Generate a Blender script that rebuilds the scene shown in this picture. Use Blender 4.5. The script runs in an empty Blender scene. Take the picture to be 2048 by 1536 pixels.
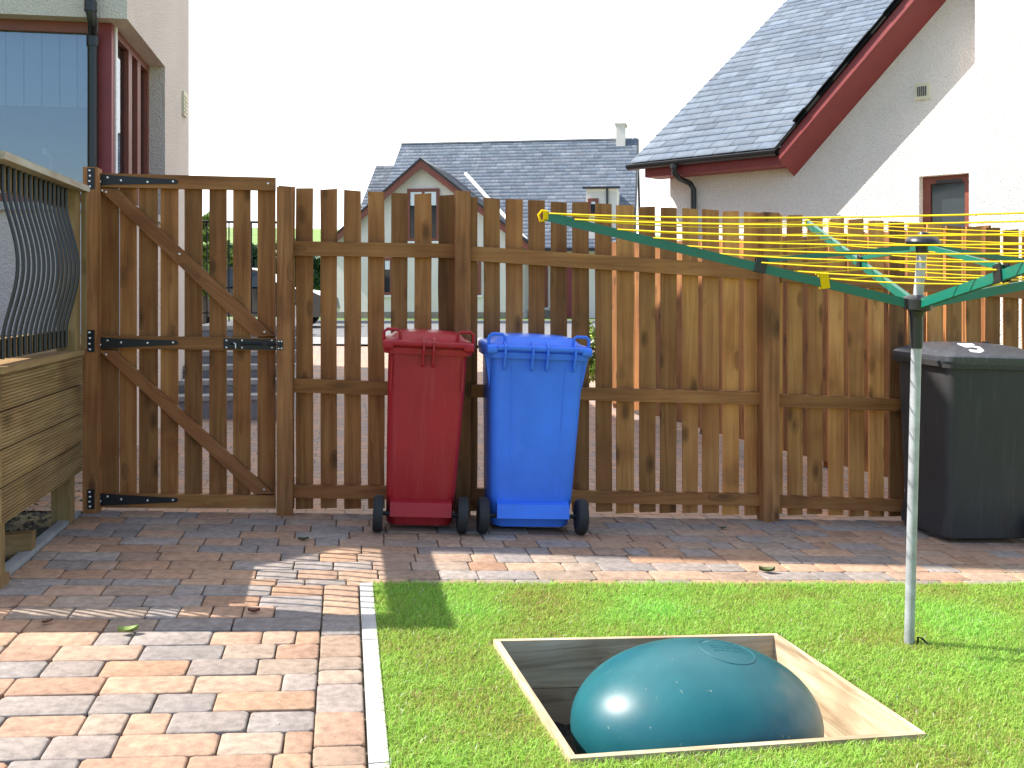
import bpy, bmesh, math, random
import numpy as np
from mathutils import Vector, Matrix
R = math.radians
random.seed(7); RNG = np.random.default_rng(11)
SC = bpy.context.scene
COL = SC.collection

# ------------------------------------------------------------------ camera
EZ, FPX_, CX, HZ = 1.254, 2000.0, 1024.0, 585.0      # eye height, focal length (px of a 2048 wide frame), principal x, horizon row
cd = bpy.data.cameras.new('camera'); cam = bpy.data.objects.new('camera', cd); COL.objects.link(cam)
cam.location = (0, 0, EZ); cam.rotation_euler = (R(90), 0, 0)
cd.sensor_width = 36; cd.lens = 36 * FPX_ / 2048; cd.shift_y = -(768 - HZ) / 2048
cd.clip_start = 0.05; cd.clip_end = 3000
SC.camera = cam
# ------------------------------------------------------------------ light
AZ, EL = 4.5, 45.6
to_sun = Vector((-math.cos(R(AZ)) * math.cos(R(EL)), math.sin(R(AZ)) * math.cos(R(EL)), math.sin(R(EL))))
sl = bpy.data.lights.new('sun', 'SUN'); sl.energy = 4.15; sl.angle = R(0.4); sl.color = (1, .95, .87)
so = bpy.data.objects.new('sun', sl); COL.objects.link(so); so.rotation_euler = to_sun.to_track_quat('Z', 'Y').to_euler()
so.location = (-20, 5, 20)
w = bpy.data.worlds.new('World'); SC.world = w; w.use_nodes = True
nt = w.node_tree; N = nt.nodes; L = nt.links; N.clear()
sky = N.new('ShaderNodeTexSky'); sky.sky_type = 'NISHITA'; sky.sun_disc = False
sky.sun_elevation = R(EL); sky.sun_rotation = R(270 + AZ); sky.dust_density = 1.0; sky.ozone_density = 1.5
tc = N.new('ShaderNodeTexCoord'); mp = N.new('ShaderNodeMapping'); mp.inputs['Scale'].default_value = (1.3, 1.3, 3.2)
mp.inputs['Location'].default_value = (.4, .2, .1)
nz = N.new('ShaderNodeTexNoise'); nz.inputs['Scale'].default_value = 1.7; nz.inputs['Detail'].default_value = 7; nz.inputs['Roughness'].default_value = .58
L.new(tc.outputs['Generated'], mp.inputs[0]); L.new(mp.outputs[0], nz.inputs['Vector'])
sp = N.new('ShaderNodeSeparateXYZ'); L.new(tc.outputs['Generated'], sp.inputs[0])
ad = N.new('ShaderNodeMath'); ad.operation = 'MULTIPLY_ADD'; ad.inputs[1].default_value = .45   # thicker cloud to the north, broken blue behind
L.new(sp.outputs['Y'], ad.inputs[0]); L.new(nz.outputs[0], ad.inputs[2])
cr = N.new('ShaderNodeValToRGB'); cr.color_ramp.elements[0].position = .40; cr.color_ramp.elements[1].position = .64
L.new(ad.outputs[0], cr.inputs[0])
nz2 = N.new('ShaderNodeTexNoise'); nz2.inputs['Scale'].default_value = 3.1; nz2.inputs['Detail'].default_value = 5
L.new(mp.outputs[0], nz2.inputs['Vector'])
cr2 = N.new('ShaderNodeValToRGB'); cr2.color_ramp.elements[0].position = .3; cr2.color_ramp.elements[1].position = .62
cr2.color_ramp.elements[0].color = (.86, .87, .89, 1); cr2.color_ramp.elements[1].color = (1, 1, 1, 1)
L.new(nz2.outputs[0], cr2.inputs[0])
b1 = N.new('ShaderNodeBackground'); b1.inputs[1].default_value = .118; L.new(sky.outputs[0], b1.inputs[0])
b2 = N.new('ShaderNodeBackground'); b2.inputs[1].default_value = .92; L.new(cr2.outputs[0], b2.inputs[0])
mx = N.new('ShaderNodeMixShader'); L.new(cr.outputs[0], mx.inputs[0]); L.new(b1.outputs[0], mx.inputs[1]); L.new(b2.outputs[0], mx.inputs[2])
wo = N.new('ShaderNodeOutputWorld'); L.new(mx.outputs[0], wo.inputs[0])
vs = SC.view_settings; vs.view_transform = 'Standard'; vs.look = 'None'; vs.gamma = 1; vs.use_curve_mapping = False
vs.exposure = 1.4
try:
    SC.cycles.max_bounces = 8; SC.cycles.transparent_max_bounces = 12; SC.cycles.use_denoising = True
except Exception: pass

# ------------------------------------------------------------------ materials
def M(name):
    m = bpy.data.materials.new(name); m.use_nodes = True
    t = m.node_tree; b = t.nodes['Principled BSDF']
    return m, t, b
def nn(t, kind, **kw):
    n = t.nodes.new(kind)
    for k, v in kw.items():
        if k.startswith('_'): setattr(n, k[1:], v)
        else: n.inputs[k.replace('__', ' ')].default_value = v
    return n
def ramp(t, stops):
    n = t.nodes.new('ShaderNodeValToRGB'); e = n.color_ramp.elements
    while len(e) < len(stops): e.new(.5)
    for i, (p, c) in enumerate(stops):
        e[i].position = p; e[i].color = (c[0], c[1], c[2], 1) if hasattr(c, '__len__') else (c, c, c, 1)
    return n
def mixc(t, a, b, fac, mode='MIX'):
    n = t.nodes.new('ShaderNodeMix'); n.data_type = 'RGBA'; n.blend_type = mode
    for sock, v in ((n.inputs[0], fac), (n.inputs[6], a), (n.inputs[7], b)):
        if hasattr(v, 'is_output') or hasattr(v, 'links'): t.links.new(v, sock)
        elif hasattr(v, '__len__'): sock.default_value = (*v[:3], 1)
        else: sock.default_value = v
    return n.outputs[2]
def bump(t, b, h, strength, dist):
    n = nn(t, 'ShaderNodeBump', Strength=strength, Distance=dist); t.links.new(h, n.inputs['Height']); t.links.new(n.outputs[0], b.inputs['Normal'])
def plain(name, col, rough=.5, metal=0, var=.12, scale=8, bmp=0, coat=0, spec=None, bscale=None):
    m, t, b = M(name)
    tcn = t.nodes.new('ShaderNodeTexCoord')
    nz = nn(t, 'ShaderNodeTexNoise', Scale=scale, Detail=6, Roughness=.6); t.links.new(tcn.outputs['Object'], nz.inputs['Vector'])
    r = ramp(t, [(.3, [c * (1 - var) for c in col]), (.7, [min(1, c * (1 + var)) for c in col])]); t.links.new(nz.outputs[0], r.inputs[0])
    t.links.new(r.outputs[0], b.inputs['Base Color'])
    rr = nn(t, 'ShaderNodeMapRange'); rr.inputs[3].default_value = max(0, rough - .08); rr.inputs[4].default_value = min(1, rough + .08)
    t.links.new(nz.outputs[0], rr.inputs[0]); t.links.new(rr.outputs[0], b.inputs['Roughness'])
    b.inputs['Metallic'].default_value = metal
    if coat: b.inputs['Coat Weight'].default_value = coat; b.inputs['Coat Roughness'].default_value = .15
    if spec is not None: b.inputs['Specular IOR Level'].default_value = spec
    if bmp:
        nb = nn(t, 'ShaderNodeTexNoise', Scale=bscale or scale * 12, Detail=4); t.links.new(tcn.outputs['Object'], nb.inputs['Vector'])
        bump(t, b, nb.outputs[0], bmp, .01)
    return m
def wood(name, dark, mid, light, axis='z', rot=0, gs=1.0, knots=.85, rough=.75, vary=.35):
    """sawn timber: grain stretched along one local axis, knots, board to board variation"""
    m, t, b = M(name)
    tcn = t.nodes.new('ShaderNodeTexCoord'); oi = t.nodes.new('ShaderNodeObjectInfo')
    off = nn(t, 'ShaderNodeVectorMath', _operation='SCALE'); off.inputs[0].default_value = (37, 17, 53); t.links.new(oi.outputs['Random'], off.inputs['Scale'])
    rt = nn(t, 'ShaderNodeMapping'); rt.inputs['Rotation'].default_value = (0, rot, 0); t.links.new(tcn.outputs['Object'], rt.inputs[0])
    av = nn(t, 'ShaderNodeVectorMath', _operation='ADD'); t.links.new(rt.outputs[0], av.inputs[0]); t.links.new(off.outputs[0], av.inputs[1])
    lo, hi = 1.3 * gs, 26 * gs
    sc = {'x': (lo, hi, hi), 'y': (hi, lo, hi), 'z': (hi, hi, lo)}[axis]
    ks = {'x': (2.2, 7, 7), 'y': (7, 2.2, 7), 'z': (8, 8, 3.4)}[axis]
    km = nn(t, 'ShaderNodeMapping'); km.inputs['Scale'].default_value = ks; t.links.new(av.outputs[0], km.inputs[0])
    vo = nn(t, 'ShaderNodeTexVoronoi', Scale=1.0, Randomness=1); vo.inputs['Detail'].default_value = 0; t.links.new(km.outputs[0], vo.inputs['Vector'])
    kr = ramp(t, [(.08, 1), (.12, .7), (.26, 0)]); t.links.new(vo.outputs['Distance'], kr.inputs[0])
    m1 = nn(t, 'ShaderNodeMapping'); m1.inputs['Scale'].default_value = sc; t.links.new(av.outputs[0], m1.inputs[0])
    wob = nn(t, 'ShaderNodeVectorMath', _operation='SCALE'); wob.inputs['Scale'].default_value = 1.6
    t.links.new(kr.outputs[0], wob.inputs[0])
    a2 = nn(t, 'ShaderNodeVectorMath', _operation='ADD'); t.links.new(m1.outputs[0], a2.inputs[0]); t.links.new(wob.outputs[0], a2.inputs[1])
    n1 = nn(t, 'ShaderNodeTexNoise', Scale=1.0, Detail=5, Roughness=.62, Distortion=.7); t.links.new(a2.outputs[0], n1.inputs['Vector'])
    n2 = nn(t, 'ShaderNodeTexNoise', Scale=2.6, Detail=3); t.links.new(av.outputs[0], n2.inputs['Vector'])
    r1 = ramp(t, [(.28, dark), (.5, mid), (.74, light)]); t.links.new(n1.outputs[0], r1.inputs[0])
    r2 = ramp(t, [(.28, [.55, .50, .48]), (.42, [.9, .8, .74]), (.55, [1, 1, 1]), (.75, [1.2, 1.15, 1.0])]); t.links.new(n2.outputs[0], r2.inputs[0])
    c = mixc(t, r1.outputs[0], r2.outputs[0], .9, 'MULTIPLY')
    kf = nn(t, 'ShaderNodeMath', _operation='MULTIPLY'); kf.inputs[1].default_value = knots; t.links.new(kr.outputs[0], kf.inputs[0])
    c = mixc(t, c, [d * .45 for d in dark], kf.outputs[0])
    ov = nn(t, 'ShaderNodeMapRange'); ov.inputs[3].default_value = 1 - vary; ov.inputs[4].default_value = 1 + vary; t.links.new(oi.outputs['Random'], ov.inputs[0])
    hs = nn(t, 'ShaderNodeHueSaturation'); t.links.new(c, hs.inputs['Color']); t.links.new(ov.outputs[0], hs.inputs['Value'])
    t.links.new(hs.outputs[0], b.inputs['Base Color'])
    b.inputs['Roughness'].default_value = rough; b.inputs['Specular IOR Level'].default_value = .3
    bump(t, b, n1.outputs[0], .35, .004)
    return m
FD, FM, FL = (.17, .070, .022), (.28, .121, .039), (.365, .172, .060)
m_board = wood('fence_board_wood', FD, FM, FL, 'z')
m_newboard = wood('fresher_board_wood', (.29, .121, .036), (.43, .194, .060), (.55, .27, .09), 'z', vary=.42)
m_rail = wood('fence_rail_wood', FD, FM, FL, 'x', vary=.15)
m_brace = wood('brace_wood', FD, (.25, .10, .036), (.35, .155, .058), 'x', rot=R(-39), vary=.05, knots=.5)
m_post = wood('fence_post_wood', FD, (.28, .122, .044), (.43, .205, .078), 'z', vary=.12)
DD, DM, DL = (.15, .098, .042), (.25, .168, .075), (.32, .228, .11)
m_deckv = wood('deck_wood_upright', DD, DM, DL, 'z', knots=.4, vary=.08)
m_decky = wood('deck_wood_side', DD, DM, DL, 'y', knots=.4, vary=.12)
m_deckx = wood('deck_wood_front', DD, DM, DL, 'x', knots=.4, vary=.12)
m_grey_rail = wood('weathered_rail_wood', (.24, .21, .16), (.38, .35, .29), (.48, .45, .39), 'y', knots=.3, vary=.05)
PD, PM, PL = (.26, .19, .115), (.46, .375, .25), (.58, .50, .36)
m_pitx = wood('pit_plank_x', PD, PM, PL, 'x', knots=.4, vary=.06)
m_pity = wood('pit_plank_y', PD, PM, PL, 'y', knots=.4, vary=.06)
m_iron = plain('black_iron', (.012, .013, .016), .42, .3, bmp=.1)
m_bal = plain('blue_black_bar', (.03, .034, .046), .35, .3)
m_zinc = plain('zinc_screw', (.75, .75, .74), .3, .6)
m_blackp = plain('black_plastic', (.012, .013, .016), .38, bmp=.05)
m_rubber = plain('wheel_rubber', (.014, .015, .017), .7, bmp=.2)
def plastic(name, col, rough, dust=(.5, .47, .42), damt=.10):
    m, t, b = M(name)
    tcn = t.nodes.new('ShaderNodeTexCoord')
    n = nn(t, 'ShaderNodeTexNoise', Scale=3, Detail=8, Roughness=.65); t.links.new(tcn.outputs['Object'], n.inputs['Vector'])
    mp = nn(t, 'ShaderNodeMapping'); mp.inputs['Scale'].default_value = (30, 30, 2.2); t.links.new(tcn.outputs['Object'], mp.inputs[0])
    n2 = nn(t, 'ShaderNodeTexNoise', Scale=1, Detail=5, Roughness=.7); t.links.new(mp.outputs[0], n2.inputs['Vector'])
    r = ramp(t, [(.3, [c * .86 for c in col]), (.7, [min(1, c * 1.12) for c in col])]); t.links.new(n.outputs[0], r.inputs[0])
    r2 = ramp(t, [(.52, 0), (.8, damt)]); t.links.new(n2.outputs[0], r2.inputs[0])
    c = mixc(t, r.outputs[0], dust, r2.outputs[0]); t.links.new(c, b.inputs['Base Color'])
    rr = nn(t, 'ShaderNodeMapRange'); rr.inputs[3].default_value = rough - .06; rr.inputs[4].default_value = rough + .14
    t.links.new(n.outputs[0], rr.inputs[0]); t.links.new(rr.outputs[0], b.inputs['Roughness'])
    n3 = nn(t, 'ShaderNodeTexNoise', Scale=160, Detail=2); t.links.new(tcn.outputs['Object'], n3.inputs['Vector'])
    b.inputs['Specular IOR Level'].default_value = .28
    bump(t, b, n3.outputs[0], .12, .002)
    return m
m_red = plastic('maroon_plastic', (.34, .015, .022), .34, damt=.06)
m_blue = plastic('blue_plastic', (.05, .19, .80), .36, damt=.06)
m_bin = plastic('charcoal_plastic', (.034, .032, .034), .48, damt=.05)
m_binlid = plastic('grey_lid_plastic', (.05, .053, .062), .30, damt=.12)
m_white = plain('white_paint', (.8, .8, .78), .6)
m_galv = plain('galvanised_steel', (.36, .37, .395), .5, .35, var=.25, scale=14, bmp=.1)
m_green = plain('green_enamel', (.006, .125, .085), .33, 0, var=.08)
m_yellow = plain('yellow_cord', (.66, .44, .003), .6, 0, var=.06, spec=.12)
def render_wall(name, col, sc=.85, bs=.65):
    m, t, b = M(name)
    tcn = t.nodes.new('ShaderNodeTexCoord')
    v = nn(t, 'ShaderNodeTexVoronoi', Scale=75 * sc); t.links.new(tcn.outputs['Object'], v.inputs['Vector'])
    n = nn(t, 'ShaderNodeTexNoise', Scale=120 * sc, Detail=3); t.links.new(tcn.outputs['Object'], n.inputs['Vector'])
    n2 = nn(t, 'ShaderNodeTexNoise', Scale=.9, Detail=6); t.links.new(tcn.outputs['Object'], n2.inputs['Vector'])
    r2 = ramp(t, [(.3, [c * .9 for c in col]), (.65, col)]); t.links.new(n2.outputs[0], r2.inputs[0])
    rv = ramp(t, [(.3, [.72, .7, .68]), (.6, [1, 1, 1])]); t.links.new(n.outputs[0], rv.inputs[0])
    t.links.new(mixc(t, r2.outputs[0], rv.outputs[0], .7, 'MULTIPLY'), b.inputs['Base Color'])
    b.inputs['Roughness'].default_value = .92; b.inputs['Specular IOR Level'].default_value = .15
    h = nn(t, 'ShaderNodeMath', _operation='ADD'); t.links.new(v.outputs['Distance'], h.inputs[0]); t.links.new(n.outputs[0], h.inputs[1])
    bump(t, b, h.outputs[0], bs, .012)
    return m
m_harl = render_wall('cream_roughcast', (.70, .62, .56))
m_harl2 = render_wall('white_roughcast', (.82, .77, .72))
m_harl3 = render_wall('far_cream_render', (.84, .76, .68), 1, .2)
m_frame = plain('red_brown_frame', (.20, .05, .028), .45, bmp=.05)
m_barge = plain('maroon_board_paint', (.22, .030, .032), .5, bmp=.06)
m_pipe = plain('black_pipe', (.014, .016, .02), .35)
m_vent = plain('cream_vent', (.62, .58, .42), .5)
m_blind = plain('pale_blind', (.78, .80, .80), .8, var=.06)
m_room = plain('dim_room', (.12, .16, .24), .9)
def glass(name, tint=(.35, .42, .5), alpha=.5):
    m, t, b = M(name)
    tr = t.nodes.new('ShaderNodeBsdfTransparent'); tr.inputs[0].default_value = (*[.7 * x + .42 for x in tint], 1)
    gl = t.nodes.new('ShaderNodeBsdfGlossy'); gl.inputs['Roughness'].default_value = .02
    gl.inputs['Color'].default_value = (.70, .76, .80, 1)
    fr = t.nodes.new('ShaderNodeFresnel'); fr.inputs[0].default_value = 1.65
    mr = nn(t, 'ShaderNodeMapRange'); mr.inputs[3].default_value = alpha * .45; mr.inputs[4].default_value = 1; t.links.new(fr.outputs[0], mr.inputs[0])
    mxs = t.nodes.new('ShaderNodeMixShader'); t.links.new(mr.outputs[0], mxs.inputs[0]); t.links.new(tr.outputs[0], mxs.inputs[1]); t.links.new(gl.outputs[0], mxs.inputs[2])
    t.links.new(mxs.outputs[0], t.nodes['Material Output'].inputs[0])
    return m
m_glass = glass('window_glass', alpha=.30)
m_dglass = plain('dark_glass', (.02, .025, .03), .06, var=.2)
def vcol(name, rough=.85, mott=.35, bmp=.4, scale=40, spec=.25):
    """colour from the mesh attribute 'tone' (one colour per stone or slate), mottled"""
    m, t, b = M(name)
    at = t.nodes.new('ShaderNodeAttribute'); at.attribute_name = 'tone'
    tcn = t.nodes.new('ShaderNodeTexCoord')
    n = nn(t, 'ShaderNodeTexNoise', Scale=scale, Detail=7, Roughness=.65); t.links.new(tcn.outputs['Object'], n.inputs['Vector'])
    n2 = nn(t, 'ShaderNodeTexNoise', Scale=scale * .14, Detail=4); t.links.new(tcn.outputs['Object'], n2.inputs['Vector'])
    r = ramp(t, [(.3, [1 - mott] * 3), (.7, [1 + mott * .6] * 3)]); t.links.new(n.outputs[0], r.inputs[0])
    r2 = ramp(t, [(.3, [.89, .88, .88]), (.68, [1.06, 1.05, 1.03])]); t.links.new(n2.outputs[0], r2.inputs[0])
    c = mixc(t, at.outputs['Color'], r.outputs[0], 1, 'MULTIPLY'); c = mixc(t, c, r2.outputs[0], 1, 'MULTIPLY')
    t.links.new(c, b.inputs['Base Color']); b.inputs['Roughness'].default_value = rough; b.inputs['Specular IOR Level'].default_value = spec
    nb = nn(t, 'ShaderNodeTexNoise', Scale=scale * 4, Detail=4); t.links.new(tcn.outputs['Object'], nb.inputs['Vector'])
    bump(t, b, nb.outputs[0], bmp, .004)
    return m
m_paver = vcol('paver_concrete', scale=30)
m_slate = vcol('roof_slate', rough=.6, mott=.25, bmp=.25, scale=9, spec=.18)
m_leafc = vcol('leaf_tone', rough=.6, mott=.15, bmp=.0, scale=5, spec=.3)
def grassmat():
    m, t, b = M('grass_blades')
    at = t.nodes.new('ShaderNodeAttribute'); at.attribute_name = 'tone'
    t.links.new(at.outputs['Color'], b.inputs['Base Color']); b.inputs['Roughness'].default_value = .5
    b.inputs['Specular IOR Level'].default_value = .35
    trl = t.nodes.new('ShaderNodeBsdfTranslucent'); t.links.new(at.outputs['Color'], trl.inputs[0])
    mxs = t.nodes.new('ShaderNodeMixShader'); mxs.inputs[0].default_value = .5
    t.links.new(b.outputs[0], mxs.inputs[1]); t.links.new(trl.outputs[0], mxs.inputs[2]); t.links.new(mxs.outputs[0], t.nodes['Material Output'].inputs[0])
    return m
m_grass = grassmat()
m_turf = plain('turf_soil', (.24, .27, .07), .95, var=.5, scale=18, bmp=.6)
m_joint = plain('joint_sand', (.17, .15, .085), .95, var=.4, scale=30, bmp=.5)
m_conc = plain('pale_concrete', (.38, .37, .355), .9, var=.16, scale=14, bmp=.4)
m_conc2 = plain('grey_concrete', (.27, .275, .28), .9, var=.18, scale=9, bmp=.4)
m_soil = plain('dark_soil', (.035, .03, .024), .95, var=.6, scale=60, bmp=1.0)
m_grav = plain('dark_gravel', (.075, .07, .06), .95, var=.5, scale=20, bmp=.5)
m_tarm = plain('tarmac', (.12, .12, .125), .9, var=.2, scale=6, bmp=.4)
m_tarm2 = plain('pale_tarmac', (.23, .22, .215), .9, var=.2, scale=6, bmp=.4)
m_field = plain('green_field', (.12, .20, .035), .95, var=.3, scale=.06)
m_lawn2 = plain('far_lawn', (.085, .14, .03), .95, var=.3, scale=4, bmp=.6)
def brickmat(name, c1, c2, cm, sx, sy, rot=0):
    m, t, b = M(name)
    tcn = t.nodes.new('ShaderNodeTexCoord'); mp = nn(t, 'ShaderNodeMapping'); mp.inputs['Rotation'].default_value = (0, 0, rot); t.links.new(tcn.outputs['Object'], mp.inputs[0])
    br = t.nodes.new('ShaderNodeTexBrick'); br.inputs['Scale'].default_value = 1; br.inputs['Brick Width'].default_value = sx; br.inputs['Row Height'].default_value = sy
    br.inputs['Mortar Size'].default_value = .006; br.inputs['Color1'].default_value = (*c1, 1); br.inputs['Color2'].default_value = (*c2, 1); br.inputs['Mortar'].default_value = (*cm, 1)
    t.links.new(mp.outputs[0], br.inputs['Vector'])
    n = nn(t, 'ShaderNodeTexNoise', Scale=25, Detail=5); t.links.new(tcn.outputs['Object'], n.inputs['Vector'])
    r = ramp(t, [(.3, .75), (.7, 1.15)]); t.links.new(n.outputs[0], r.inputs[0])
    t.links.new(mixc(t, br.outputs['Color'], r.outputs[0], 1, 'MULTIPLY'), b.inputs['Base Color']); b.inputs['Roughness'].default_value = .9
    bump(t, b, n.outputs[0], .3, .005)
    return m
m_drive = brickmat('driveway_blocks', (.40, .24, .16), (.25, .20, .18), (.16, .13, .10), .21, .135, R(-9.5))
m_base = brickmat('far_base_brick', (.30, .25, .19), (.22, .19, .15), (.3, .28, .25), .6, .2)

# ------------------------------------------------------------------ frames and helpers
class Frame:
    """local frame standing upright in the scene: q to the right, b away, z up"""
    def __init__(s, ox, oy, deg):
        s.ox, s.oy, s.a = ox, oy, R(deg); s.c, s.s = math.cos(s.a), math.sin(s.a)
        s.mat = Matrix.Translation((ox, oy, 0)) @ Matrix.Rotation(s.a, 4, 'Z')
    def P(s, q, b, z=0): return Vector((s.ox + q * s.c - b * s.s, s.oy + q * s.s + b * s.c, z))
    def inv(s, x, y):
        dx, dy = x - s.ox, y - s.oy
        return dx * s.c + dy * s.s, -dx * s.s + dy * s.c
    def sight(s, px, py, b=0):
        """where the line of sight through a photo position meets the upright plane b"""
        k = (px - CX) / FPX_
        q = (k * (s.oy + b * s.c) + b * s.s - s.ox) / (s.c - k * s.s)
        y = s.oy + q * s.s + b * s.c
        return q, EZ - (py - HZ) / FPX_ * y
def smooth(a, b, x):
    t = max(0, min(1, (x - a) / (b - a))); return t * t * (3 - 2 * t)
def gz(x, y):
    near = -.05 * max(-5, min(6, x))
    f = smooth(8.5, 24, y)
    z = near * (1 - f) + .40 * f
    if y > 60: z += (y - 60) * .070 * smooth(60, 160, y) * (1 - .0004 * (x + 100))
    return z
def ground_at(px, py):
    k, m = (px - CX) / FPX_, (py - HZ) / FPX_
    y = 4.0
    for _ in range(60): y = .5 * y + .5 * (EZ - gz(k * y, y)) / m
    return Vector((k * y, y, gz(k * y, y)))
F = Frame(0, 5.646, math.degrees(math.atan(.1673)))
def gF(s, n): p = F.P(s, n); return gz(p.x, p.y)

WM = {}
def put(o, wm, parent):
    COL.objects.link(o); WM[o.name] = wm.copy()
    if parent is not None:
        o.parent = parent; o.matrix_basis = WM[parent.name].inverted() @ wm
    else: o.matrix_basis = wm
def thing(name, label, cat, loc=(0, 0, 0), group=None, rotm=None):
    o = bpy.data.objects.new(name, None); o.empty_display_size = .1
    put(o, Matrix.Translation(loc) @ (rotm or Matrix()), None)
    o['label'] = label; o['category'] = cat
    if group: o['group'] = group
    return o
def tag(o, label=None, cat=None, group=None, kind=None):
    if label: o['label'] = label
    if cat: o['category'] = cat
    if group: o['group'] = group
    if kind: o['kind'] = kind
    return o
def obj(name, bm, mat, parent=None, frame=None, smooth_=False, recenter=True, bev=0, seg=2, ang=35):
    """one mesh object; geometry in bm is given in 'frame' coordinates (or the world's)"""
    fm = frame if frame is not None else Matrix()
    if bev:
        eds = [e for e in bm.edges if len(e.link_faces) == 2 and e.calc_face_angle(0) > R(ang)]
        if eds: bmesh.ops.bevel(bm, geom=eds, offset=bev, segments=seg, affect='EDGES', profile=.6, clamp_overlap=True)
    c = Vector((0, 0, 0))
    if recenter and len(bm.verts):
        lo = Vector([min(v.co[i] for v in bm.verts) for i in range(3)]); hi = Vector([max(v.co[i] for v in bm.verts) for i in range(3)])
        c = (lo + hi) / 2; bmesh.ops.translate(bm, verts=bm.verts, vec=-c)
    bmesh.ops.recalc_face_normals(bm, faces=bm.faces)
    me = bpy.data.meshes.new(name); bm.to_mesh(me); bm.free()
    me.materials.append(mat)
    if smooth_: shade(me, R(40) if smooth_ is True else smooth_)
    o = bpy.data.objects.new(name, me); put(o, fm @ Matrix.Translation(c), parent)
    return o
def shade(me, ang):
    me.polygons.foreach_set('use_smooth', [True] * len(me.polygons))
    try: me.set_sharp_from_angle(angle=ang)
    except Exception: pass
def NB(): return bmesh.new()
def hexa(bm, p):
    v = [bm.verts.new(x) for x in p]
    for f in ((0, 3, 2, 1), (4, 5, 6, 7), (0, 1, 5, 4), (1, 2, 6, 5), (2, 3, 7, 6), (3, 0, 4, 7)): bm.faces.new([v[i] for i in f])
    return v
def box(bm, lo, hi):
    (a, b, c), (d, e, f) = lo, hi
    return hexa(bm, [(a, b, c), (d, b, c), (d, e, c), (a, e, c), (a, b, f), (d, b, f), (d, e, f), (a, e, f)])
def prism(bm, pts, b0, b1, axis='b'):
    """polygon of (q,z) points extruded from depth b0 to b1 (or of (b,z) along q, or of (q,b) along z)"""
    mk = {'b': lambda p, d: (p[0], d, p[1]), 'q': lambda p, d: (d, p[0], p[1]), 'z': lambda p, d: (p[0], p[1], d)}[axis]
    v0 = [bm.verts.new(mk(p, b0)) for p in pts]; v1 = [bm.verts.new(mk(p, b1)) for p in pts]
    n = len(pts)
    bm.faces.new(v0); bm.faces.new(v1[::-1])
    for i in range(n): bm.faces.new([v0[i], v1[i], v1[(i + 1) % n], v0[(i + 1) % n]])
def tube(bm, path, rad, seg=10, caps=True):
    path = [Vector(p) for p in path]; rings = []
    rads = rad if hasattr(rad, '__len__') else [rad] * len(path)
    prev = None
    for i, p in enumerate(path):
        d = (path[min(i + 1, len(path) - 1)] - path[max(i - 1, 0)]).normalized()
        if prev is None:
            up = Vector((0, 0, 1)) if abs(d.z) < .9 else Vector((1, 0, 0)); a = d.cross(up).normalized()
        else: a = (prev - d * prev.dot(d)).normalized()
        prev = a; b = d.cross(a)
        rings.append([bm.verts.new(p + (a * math.cos(2 * math.pi * j / seg) + b * math.sin(2 * math.pi * j / seg)) * rads[i]) for j in range(seg)])
    for r0, r1 in zip(rings, rings[1:]):
        for j in range(seg): bm.faces.new([r0[j], r0[(j + 1) % seg], r1[(j + 1) % seg], r1[j]])
    if caps: bm.faces.new(rings[0][::-1]); bm.faces.new(rings[-1])
def rrect(w, d, r, n=5, cx=0, cy=0):
    r = min(r, w / 2 - 1e-4, d / 2 - 1e-4); pts = []
    for (sx, sy, a0) in ((1, 1, 0), (-1, 1, 90), (-1, -1, 180), (1, -1, 270)):
        for i in range(n + 1):
            a = R(a0 + 90 * i / n); pts.append((cx + sx * (w / 2 - r) + r * math.cos(a), cy + sy * (d / 2 - r) + r * math.sin(a)))
    return pts
def loft(bm, secs, cap0=True, cap1=True):
    rings = [[bm.verts.new(p) for p in s] for s in secs]; n = len(rings[0])
    for r0, r1 in zip(rings, rings[1:]):
        for j in range(n): bm.faces.new([r0[j], r0[(j + 1) % n], r1[(j + 1) % n], r1[j]])
    if cap0: bm.faces.new(rings[0][::-1])
    if cap1: bm.faces.new(rings[-1])
def lathe(bm, prof, c, axis, seg=24):
    """profile of (radius, offset along axis)"""
    ax = Vector(axis).normalized(); up = Vector((0, 0, 1)) if abs(ax.z) < .9 else Vector((1, 0, 0))
    a = ax.cross(up).normalized(); b = ax.cross(a); c = Vector(c)
    rings = [[bm.verts.new(c + ax * h + (a * math.cos(2 * math.pi * j / seg) + b * math.sin(2 * math.pi * j / seg)) * max(r, 1e-4)) for j in range(seg)] for r, h in prof]
    for r0, r1 in zip(rings, rings[1:]):
        for j in range(seg): bm.faces.new([r0[j], r0[(j + 1) % seg], r1[(j + 1) % seg], r1[j]])
    bm.faces.new(rings[0][::-1]); bm.faces.new(rings[-1])
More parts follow.
